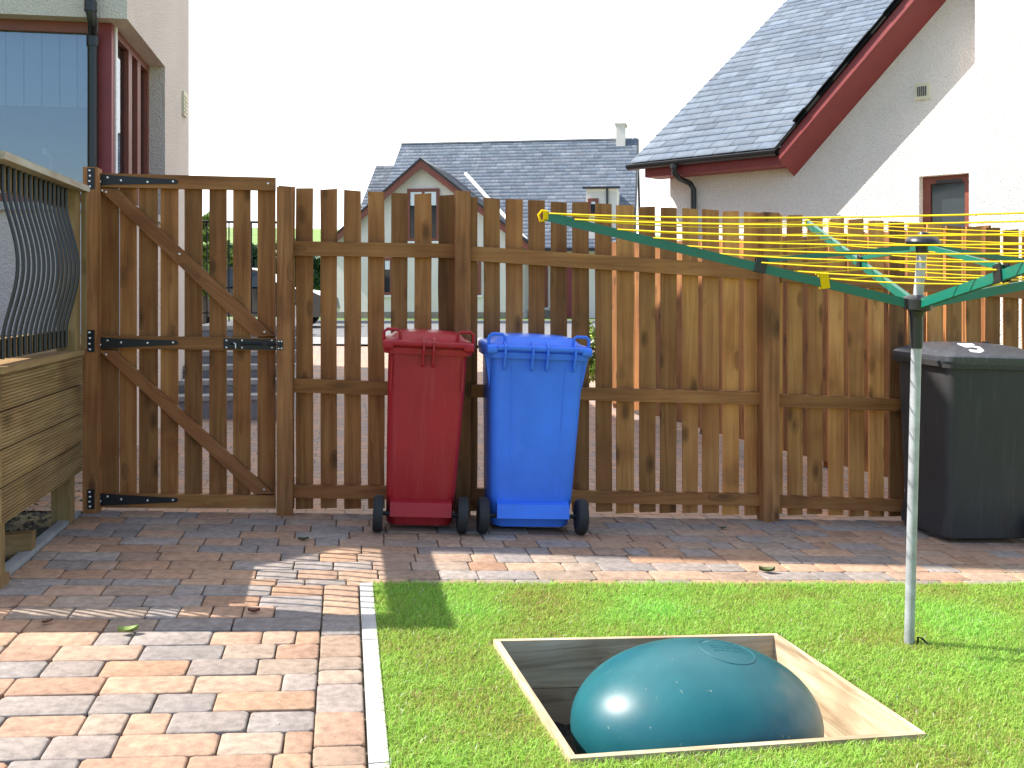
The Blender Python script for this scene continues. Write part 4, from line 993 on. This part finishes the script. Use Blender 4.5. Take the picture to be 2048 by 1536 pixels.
# main slope above the eaves
PT = .70; pn = math.hypot(1, PT); vlen = 7.0
rf = NB(); q0r = qE; 
quad_slab(rf, [(q0r, -.04, EAVE - .03), (0.02, -.04, EAVE - .03), (.02 + 3.6, 5.4, EAVE - .03 + 5.44 * PT), (q0r, 5.4, EAVE - .03 + 5.44 * PT)], .05)
roof = obj('roof', rf, m_pipe, hr, HRF.mat)
slates('slates', HRF.mat, (q0r - .03, -.05, EAVE - .022), (1, 0, 0), (0, 1 / pn, PT / pn), -q0r + .06 + 3.4, 6.6, .30, .175, m_slate, roof, clip=lambda u, v: u + q0r < .06 + .66 * v / pn + .02 * 0, th=.009)
# eaves box, gutter, downpipe
b = NB(); box(b, (qL - .16, .03, EAVE - .20), (.0, .055, EAVE - .045)); box(b, (qL - .16, .055, EAVE - .20), (.0, OV + .0, EAVE - .182)); obj('fascia', b, m_barge, hr, HRF.mat)
b = NB(); prof = [(-.085 + .062 * math.cos(R(a)) + .05, EAVE - .045 + .06 * math.sin(R(a))) for a in range(180, 361, 20)]; prof += [(p[0] * .9 - .003, p[1] + .006) for p in prof[::-1]]
prism(b, prof, q0r - .06, -.02, 'q'); obj('gutter', b, m_pipe, hr, HRF.mat, smooth_=R(30))
qd, zd = HRF.sight(1352, 330, .0); qd2 = HRF.sight(1387, 380, OV - .05)[0]; zd2 = HRF.sight(1387, 378, OV - .05)[1]
b = NB(); tube(b, [(qd, -.04, EAVE - .09), (qd, -.04, EAVE - .19), (qd + .03, .02, EAVE - .25), (qd2 - .03, OV - .08, zd2 + .07), (qd2, OV - .05, zd2), (qd2, OV - .05, gzr)], .034, 12); tube(b, [(qd, -.04, EAVE - .13), (qd, -.04, EAVE - .07)], .048, 12)
obj('downpipe', b, m_pipe, hr, HRF.mat, smooth_=True)
# gable roof: rake with bargeboard and soffit box
def rk(q, dz=0): return (q, EAVE + .0 + q * RK + dz)
b = NB(); prism(b, [rk(0, -.02), rk(qA, -.02), rk(qA, -.155), rk(0, -.155)], -.03, .0); obj('bargeboard', b, m_barge, hr, HRF.mat, bev=.004)
b = NB(); a0, a1, c0, c1 = rk(.0, -.155), rk(qA, -.155), rk(.0, -.30), rk(qA, -.30)
hexa(b, [(a0[0], .001, a0[1]), (a1[0], .001, a1[1]), (a1[0], .001, a1[1] + .12), (a0[0], .001, a0[1] + .12), (c0[0], OV - .001, c0[1]), (c1[0], OV - .001, c1[1]), (c1[0], OV - .001, c1[1] + .2), (c0[0], OV - .001, c0[1] + .2)]); obj('soffit', b, m_barge, hr, HRF.mat)
b = NB(); prism(b, [rk(-.06, .02), rk(qA, .08), (2 * qA + .06, EAVE), (2 * qA + .06, EAVE - .05), rk(qA, .03), rk(-.06, -.03)], -.06, 7); obj('gable_roof', b, m_slate, hr, HRF.mat)
b = NB(); prism(b, [(qA, wt(qA) + .2), (2 * qA, EAVE - .02), (2 * qA, EAVE - .22), (qA, wt(qA))], -.03, .0); obj('bargeboard', b, m_barge, hr, HRF.mat)
# ragged slate edge over the bargeboard
b = NB(); u = 0.34
while u < qA * 1.41:
    l = random.uniform(.17, .22); c_, s_ = .7071, .7071; o_ = random.uniform(-.07, -.045); q0_, q1_ = u * c_ - .05, (u + l) * c_ - .05
    hexa(b, [(q0_, o_ - .02, rk(q0_)[1] + .05), (q1_, o_ - .02, rk(q1_)[1] + .05), (q1_, .1, rk(q1_)[1] + .05), (q0_, .1, rk(q0_)[1] + .05), (q0_, o_ - .02, rk(q0_)[1] + .062), (q1_, o_ - .02, rk(q1_)[1] + .062), (q1_, .1, rk(q1_)[1] + .062), (q0_, .1, rk(q0_)[1] + .062)]); u += l + .004
obj('verge_slates', b, m_pipe, hr, HRF.mat)

# ------------------------------------------------------------------ house far behind
FH = Frame(*W(858, 640, 31)[:2], -8.7)
hf = thing('house', 'distant cream house with slate roof and a front gable, seen above the fence', 'house', FH.P(0, 0, .4))
S = lambda x, y, b=0: FH.sight(x, y, b)
g0 = .3
aL, aR = S(668, 480)[0], S(1044, 480)[0]; zE = S(860, 478)[1]; qm = S(846, 322)[0]; zA = S(846, 322)[1]
b = NB(); prism(b, [(aL, g0), (aR, g0), (aR, zE), (qm, zA - .15), (aL, zE)], 0, 5); 
mL, mR = S(735, 400, 1.2)[0], S(1248, 500, 1.2)[0]; zM = S(1150, 497, 1.0)[1]
box(b, (aR, 1.2, g0), (mR, 8.5, zM))
rb = 5.4; zR = S(1000, 285, rb)[1]; rL = S(803, 290, rb)[0]; rR = S(1238, 281, rb)[0]
prism(b, [(1.2, zM), (rb, zR - .1), (8.5, zM)], mR - .25, mR, 'q')
wd0, wz = S(1172, 374, 1.0); wd1 = S(1234, 374, 1.0)[0]; box(b, (wd0, 1.05, g0), (wd1, 4.5, wz - .05))
obj('wall', b, m_harl3, hf, FH.mat)
b = NB(); box(b, (aL - .03, -.03, g0), (aR + .03, -.001, S(860, 624)[1])); box(b, (aR + .031, 1.16, g0), (mR + .02, 1.199, S(860, 622)[1])); obj('base_course', b, m_base, hf, FH.mat)
sl_ = (rb - .6) ; v0 = Vector((0, rb - .7, zR - (zM - .02))); 
rl_ = NB(); quad_slab(rl_, [(rL, .7, zM - .02), (mR + .3, .7, zM - .02), (rR + .25, rb, zR), (rL, rb, zR)], .08)
prism(rl_, [(rb, zR - .08), (rb, zR), (9, zM), (9, zM - .1)], rL, mR + .2, 'q')
rof = obj('roof', rl_, m_pipe, hf, FH.mat)
slates('slates', FH.mat, (rL, .7, zM), (1, 0, 0), v0, mR + .3 - rL, v0.length, .3, .2, m_slate, rof, tone=((.15, .18, .225), (.21, .235, .275), (.175, .20, .245)))
b = NB(); box(b, (rL, rb - .08, zR), (rR, rb + .08, zR + .05)); obj('ridge', b, m_conc2, hf, FH.mat)
# lower wing to the left
w0, w1 = S(752, 334, rb)[0], rL; zw = S(770, 333, rb)[1]
b = NB(); prism(b, [(1.6, zM), (rb, zw), (9, zM)], w0, w1 - .01, 'q'); obj('wing_roof', b, m_slate, hf, FH.mat)
vw = Vector((0, rb - 1.6, zw - zM)); slates('wing_slates', FH.mat, (w0, 1.6, zM + .01), (1, 0, 0), vw, w1 - w0, vw.length, .3, .2, m_slate, rof, tone=((.145, .165, .20), (.20, .22, .25)))
# gable roof with bargeboards
rkz = (zA - zE) / (qm - aL)
dL, dR = aL - .35, aR + .35
zdl, zdr = zE - .35 * rkz, zE - .35 * (zA - zE) / (aR - qm)
b = NB(); prism(b, [(dL, zdl), (qm, zA), (dR, zdr), (dR, zdr - .22), (qm, zA - .24), (dL, zdl - .22)], -.30, -.25); obj('bargeboard', b, m_frame, hf, FH.mat)
b = NB(); prism(b, [(dL - .03, zdl + .03), (qm, zA + .07), (dR + .03, zdr + .03), (dR + .03, zdr - .02), (qm, zA), (dL - .03, zdl - .02)], -.34, 4.6); gr = obj('gable_roof', b, m_pipe, hf, FH.mat)
rd = Vector((qm - dR, 0, zA - zdr)); slates('gable_slates', FH.mat, (dR + .03, -.34, zdr + .04), (0, 1, 0), rd, 4.9, rd.length, .3, .2, m_slate, gr, tone=((.10, .11, .13), (.13, .14, .165)))
b = NB(); box(b, (dR - .0, -.3, zdr - .1), (dR + .1, 1.2, zdr - .01)); box(b, (aR + .4, .58, zM - .1), (mR + .3, .69, zM - .01)); box(b, (wd0 - .1, .9, wz - .06), (wd1 + .1, 1.04, wz)); 
q, z = S(1222, 400, 1.0); tube(b, [(q - .12, 1.0, wz), (q - .12, 1.0, g0)], .04, 6); obj('gutter', b, m_pipe, hf, FH.mat)
# white lead flashing in the valley
p0, p1 = S(931, 349, 3.0), S(1054, 482, .72)
b = NB(); tube(b, [(p0[0], 3.0, p0[1] + .03), (p1[0], .6, p1[1] + .03)], .06, 6); obj('flashing', b, m_white, hf, FH.mat)
# gable wing of the roof end and chimney
b = NB(); prism(b, [(.6, zM - .1), (rb, zR + .02), (9.1, zM - .1), (9.1, zM - .35), (rb, zR - .28), (.6, zM - .35)], mR + .28, mR + .36, 'q'); obj('verge', b, m_pipe, hf, FH.mat)
cq0, cz = S(1233, 250, rb); cq1 = S(1251, 250, rb)[0]
b = NB(); box(b, (cq0, rb - .35, zR - .8), (cq1, rb + .35, cz - .05)); box(b, (cq0 - .05, rb - .4, cz - .05), (cq1 + .05, rb + .4, cz + .02)); obj('chimney', b, m_harl3, hf, FH.mat)
def fwin(x0, x1, y0, y1, bb=0, muls=1):
    q0, z1 = S(x0, y0, bb); q1, z0 = S(x1, y1, bb); f = window(hf, FH.mat, q0, q1, z0, z1, bb - .05, muls=[q0 + (q1 - q0) * (i + 1) / (muls + 1) for i in range(muls)], fw=.09, dp=.06, glassmat=m_dglass)
    b = NB(); zz = z1 - (z1 - z0) * .32; box(b, (q0 + .1, bb - .027, zz), (q1 - .1, bb - .022, z1 - .1)); obj('blind', b, m_blind, f, FH.mat)
    b = NB(); box(b, (q0 - .05, bb - .09, z0 - .06), (q1 + .05, bb - .001, z0 - .005)); obj('sill', b, m_white, f, FH.mat)
fwin(815, 879, 378, 482); fwin(764, 802, 515, 590); fwin(902, 962, 500, 590)
fwin(1176, 1197, 397, 432, 1.05, 0); fwin(1085, 1096, 520, 615, 1.2, 0)
b = NB(); q0, z1 = S(1100, 520, 1.2); q1 = S(1170, 520, 1.2)[0]; box(b, (q0 + .1, 1.12, g0), (q0 + 1.0, 1.18, z1)); dr = obj('door', b, m_barge, hf, FH.mat)
b = NB(); lathe(b, [(.03, 0), (.03, .05), (.02, .06)], (q0 + .9, 1.12, g0 + 1.0), (0, -1, 0), 8); obj('handle', b, m_zinc, dr, FH.mat)

# ------------------------------------------------------------------ steps and railing beyond the gate
s_in = HS + .004; s_out = F.inv(*ground_at(592, 800)[:2])[0]
st0 = W(460, 842, 9.0); nb0 = F.inv(st0.x, st0.y)[1]
steps = thing('steps', 'grey concrete steps rising beside the cream house beyond the gate', 'steps', F.P(s_in, nb0, 0))
zg = gF(s_in, nb0); nst = 6; ztop = EZ - .34; rise = (ztop - (zg + .06)) / nst
s_out = F.sight(583, 800, nb0)[0]
for i in range(nst):
    b = NB(); z1 = zg + .06 + rise * (i + 1); n0 = nb0 + .26 * i; n1 = nb0 + .26 * (i + 1) + (.0 if i < nst - 1 else 2.4)
    box(b, (s_in, n0, zg - .2), (s_out, n1 - .001, z1 - .045)); o = obj('step', b, m_conc2, steps, F.mat)
    b = NB(); box(b, (s_in, n0 - .025, z1 - .044), (s_out + .01, n1 - .03, z1)); obj('tread', b, m_conc, o, F.mat, bev=.006)
rl_ = thing('railing', 'thin black metal railing on the landing above the steps', 'railing', F.P(s_in, nb0 + 2.6, ztop))
nR = nb0 + 2.9
sa, zt = F.sight(392, 443, nR); sb, zt2 = F.sight(560, 445, nR)
b = NB(); tube(b, [(sa, nR, zt), (sb, nR, zt2)], .014, 8); obj('top_rail', b, m_iron, rl_, F.mat)
for x in (414, 458, 503, 548):
    s, _ = F.sight(x, 443, nR); b = NB(); tube(b, [(s, nR, ztop), (s, nR, zt)], .009, 6); obj('baluster', b, m_iron, rl_, F.mat)
b = NB(); tube(b, [(sa, nR, ztop + .1), (sb, nR, ztop + .1)], .01, 6); obj('bottom_rail', b, m_iron, rl_, F.mat)

# ------------------------------------------------------------------ parked car
m_car = plain('dark_car_paint', (.012, .014, .02), .18, .2, coat=1)
cx1 = W(672, 650, 24.6).x; CF = Frame(cx1 - 2.2, 24.6, 0); cz = gz(CF.ox, 24.6) + .006
car = thing('car', 'dark estate car parked on the road in front of the distant house', 'car', (CF.ox, 24.6, cz))
def cprof(off=0): return [(-2.15, .28), (-2.2, .55), (-2.12, .82), (-1.95, .93), (-1.75, 1.28), (-1.5, 1.44), (-.9, 1.49), (.1, 1.46), (.5, 1.36), (1.05, .98), (1.75, .88), (2.1, .72), (2.16, .45), (2.08, .26)]
b = NB(); lw = []
for bb, ins in ((-.86, .0), (-.62, 0), (.62, 0), (.86, 0)):
    lw.append([(x, bb * (1 if z < .95 or abs(bb) < .7 else .8), z + cz) for x, z in cprof()])
loft(b, lw); obj('body', b, m_car, car, CF.mat, bev=.02, smooth_=R(30))
for pts in ([(-1.68, .98), (-1.5, 1.36), (-.85, 1.41), (-.85, .98)], [(-.78, .98), (-.78, 1.41), (.08, 1.39), (.08, .98)], [(.15, .98), (.15, 1.38), (.45, 1.30), (.9, .98)]):
    b = NB(); hexa(b, [(x, -.875 + (.18 if z > 1.2 else 0), z + cz) for x, z in pts] + [(x, -.84 + (.18 if z > 1.2 else 0), z + cz) for x, z in pts]); obj('window', b, m_dglass, car, CF.mat)
m_alloy = plain('alloy_wheel', (.5, .5, .52), .3, .8)
for x in (-1.35, 1.32):
    for bb in (-.80, .80):
        b = NB(); lathe(b, [(.2, -.1), (.31, -.1), (.33, -.06), (.33, .06), (.31, .1), (.2, .1)], (x, bb, cz + .33), (0, 1, 0), 24); o = obj('wheel', b, m_rubber, car, CF.mat)
        b = NB(); sd = -1 if bb < 0 else 1
        for k_ in range(5): a = 2 * math.pi * k_ / 5; bar(b, (x, bb + sd * .11, cz + .33), (x + .2 * math.cos(a), bb + sd * .10, cz + .33 + .2 * math.sin(a)), .012, .03)
        lathe(b, [(.2, -.012), (.235, -.012), (.235, .012), (.2, .012)], (x, bb + sd * .10, cz + .33), (0, 1, 0), 24); obj('rim', b, m_alloy, o, CF.mat)
b = NB(); box(b, (2.06, -.78, .62 + cz), (2.165, -.5, .76 + cz)); obj('headlight', b, m_zinc, car, CF.mat, bev=.02)
b = NB(); box(b, (-2.2, -.8, .75 + cz), (-2.1, -.6, .95 + cz)); obj('tail_light', b, m_red, car, CF.mat, bev=.02)

# ------------------------------------------------------------------ trees beyond
m_bark = plain('bark', (.09, .07, .05), .95, bmp=.6)
def tree(name, label, loc, h, rad, tone, nleaf, lsz, cat='tree', group=None, trunk=.25):
    t = thing(name, label, cat, loc, group); x0, y0, z0 = loc
    b = NB(); tube(b, [(x0, y0, z0 - .2), (x0 + .02 * h, y0, z0 + h * .3), (x0, y0, z0 + h * .75)], [h * .022, h * .015, h * .004], 8)
    for k in range(6):
        a = random.uniform(0, 6.28); zz = z0 + h * random.uniform(.25, .55); tube(b, [(x0, y0, zz), (x0 + rad * .6 * math.cos(a), y0 + rad * .6 * math.sin(a), zz + h * .2)], [h * .008, h * .003], 6)
    obj('trunk', b, m_bark, t)
    cl = []
    for k in range(26):
        a = random.uniform(0, 6.28); u = random.uniform(-1, 1); r = random.uniform(.45, .95); q = math.sqrt(1 - u * u)
        cl.append((x0 + rad * r * q * math.cos(a), y0 + rad * r * q * math.sin(a), z0 + h * (trunk + (1 - trunk) / 2) + h * (1 - trunk) / 2 * r * u, rad * random.uniform(.18, .38), random.uniform(.7, 1.35)))
    ci = RNG.integers(0, len(cl), nleaf); C = np.array(cl)[ci]
    d = RNG.standard_normal((nleaf, 3)); d /= np.linalg.norm(d, axis=1)[:, None]; d *= RNG.random((nleaf, 1)) ** .4
    P = C[:, :3] + d * C[:, 3:4]
    a1 = RNG.standard_normal((nleaf, 3)); a1 /= np.linalg.norm(a1, axis=1)[:, None]; a2 = np.cross(a1, RNG.standard_normal((nleaf, 3))); a2 /= np.linalg.norm(a2, axis=1)[:, None]
    s = lsz * RNG.uniform(.6, 1.3, (nleaf, 1)); V = np.stack([P - a1 * s, P + a2 * s * .5, P + a1 * s, P - a2 * s * .5], 1).reshape(-1, 3)
    T = np.repeat(np.array(tone)[None] * C[:, 4:5] * RNG.uniform(.75, 1.25, (nleaf, 1)), 4, 0)
    mesh_np('crown', V, np.arange(nleaf * 4).reshape(-1, 4), m_leafc, T, t, WM[t.name].copy() if False else None)
p = W(402, 560, 20.5); tree('tree', 'light green leafy young tree beyond the landing railing', (p.x, 20.6, gz(p.x, 20.6)), 2.6, .55, (.13, .21, .035), 3500, .09)
tl_ = ['dark rounded tree on the hillside left of the distant house', 'tall dark green tree on the hillside behind the parked car', 'dark bushy tree on the hillside close to the distant house wall', 'small dark tree low on the hillside near the gate post gap', 'broad dark tree highest on the green hillside']
for i, (px, yy, h) in enumerate([(440, 75, 9), (478, 85, 10), (520, 80, 9), (560, 78, 8.5), (610, 82, 8), (655, 76, 8), (590, 110, 10), (470, 120, 10)]):
    p = W(px, 560, yy); tree('tree', 'dark green tree standing on the field slope beyond the parked car', (p.x, yy, gz(p.x, yy)), h * .45, h * .22, (.035, .075, .03), 2200, .5, group='dark trees on the far slope')
p = W(640, 600, 30); 
m_shrub = [(1226, 660, 14.0, .9), ]
p = W(1222, 700, 12.6); tree('shrub', 'small yellow green shrub at the far end of the boundary fence', (p.x - .18, 12.6, gz(p.x, 12.6)), .9, .3, (.17, .24, .04), 1400, .04, 'shrub', trunk=.05)

# ------------------------------------------------------------------ fallen leaves
def leaf(px, py, L_, yaw, tone, label, curl=.35):
    g = ground_at(px, py); V, Fc = [], []; n = 7
    for i in range(n + 1):
        t = i / n; w_ = L_ * .30 * math.sin(math.pi * min(1, t * .97 + .03)) ** .8
        for j in (-1, 0, 1):
            x, y = (t - .5) * L_, j * w_; z = .006 + curl * L_ * (abs(j) * .45 + .5 * (t - .5) ** 2 * 2)
            V.append((x, y, z))
    for i in range(n):
        for j in range(2): a = i * 3 + j; Fc.append((a, a + 1, a + 4, a + 3))
    V = np.array(V); T = np.repeat(np.array([tone]), len(V), 0)
    o = mesh_np('leaf', V, np.array(Fc), m_leafc, T, None, Matrix.Translation(g) @ Matrix.Rotation(yaw, 4, 'Z'), sm=True)
    b = o.data; tag(o, label, 'leaf', 'fallen leaves')
leaf(256, 1268, .068, .3, (.22, .30, .08), 'curled pale green leaf lying on the sunlit paving at the shadow edge', .5)
leaf(508, 1227, .045, .1, (.16, .06, .04), 'small brown leaf on the paving in the lower shadow stripes', .5)
leaf(1534, 1146, .075, -.1, (.10, .13, .05), 'dull green leaf on the sunlit path near the lawn', .5)
leaf(607, 1082, .05, .2, (.05, .08, .04), 'dark leaf on the shaded paving near the red bin', .4)
leaf(1447, 1059, .045, .5, (.10, .13, .10), 'tiny grey green leaf on the shaded path by the fence post', .4)
leaf(95, 1248, .04, .9, (.13, .06, .04), 'small brown leaf on the paving near the deck leg', .4)

V, Fc = [], []
for i in range(170):
    a, c = random.uniform(SK + .03, 2.4), random.uniform(-4.2, -.08)
    if a > KL - .02 and c < GE + .02: continue
    p = F.P(a, c); z = gz(p.x, p.y) + .0005; r = random.uniform(.0015, .005); k = len(V); t = random.uniform(0, 3)
    V += [(p.x + r * math.cos(t), p.y + r * math.sin(t), z), (p.x + r * math.cos(t + 2), p.y + r * math.sin(t + 2), z), (p.x + r * math.cos(t + 4.2), p.y + r * math.sin(t + 4.2), z), (p.x, p.y, z + r * .8)]
    Fc += [(k, k + 1, k + 3), (k + 1, k + 2, k + 3), (k + 2, k, k + 3)]
tag(mesh_np('grit', np.array(V), np.array(Fc), m_conc), 'tiny pale grit specks scattered over the block paving', 'grit', kind='stuff')
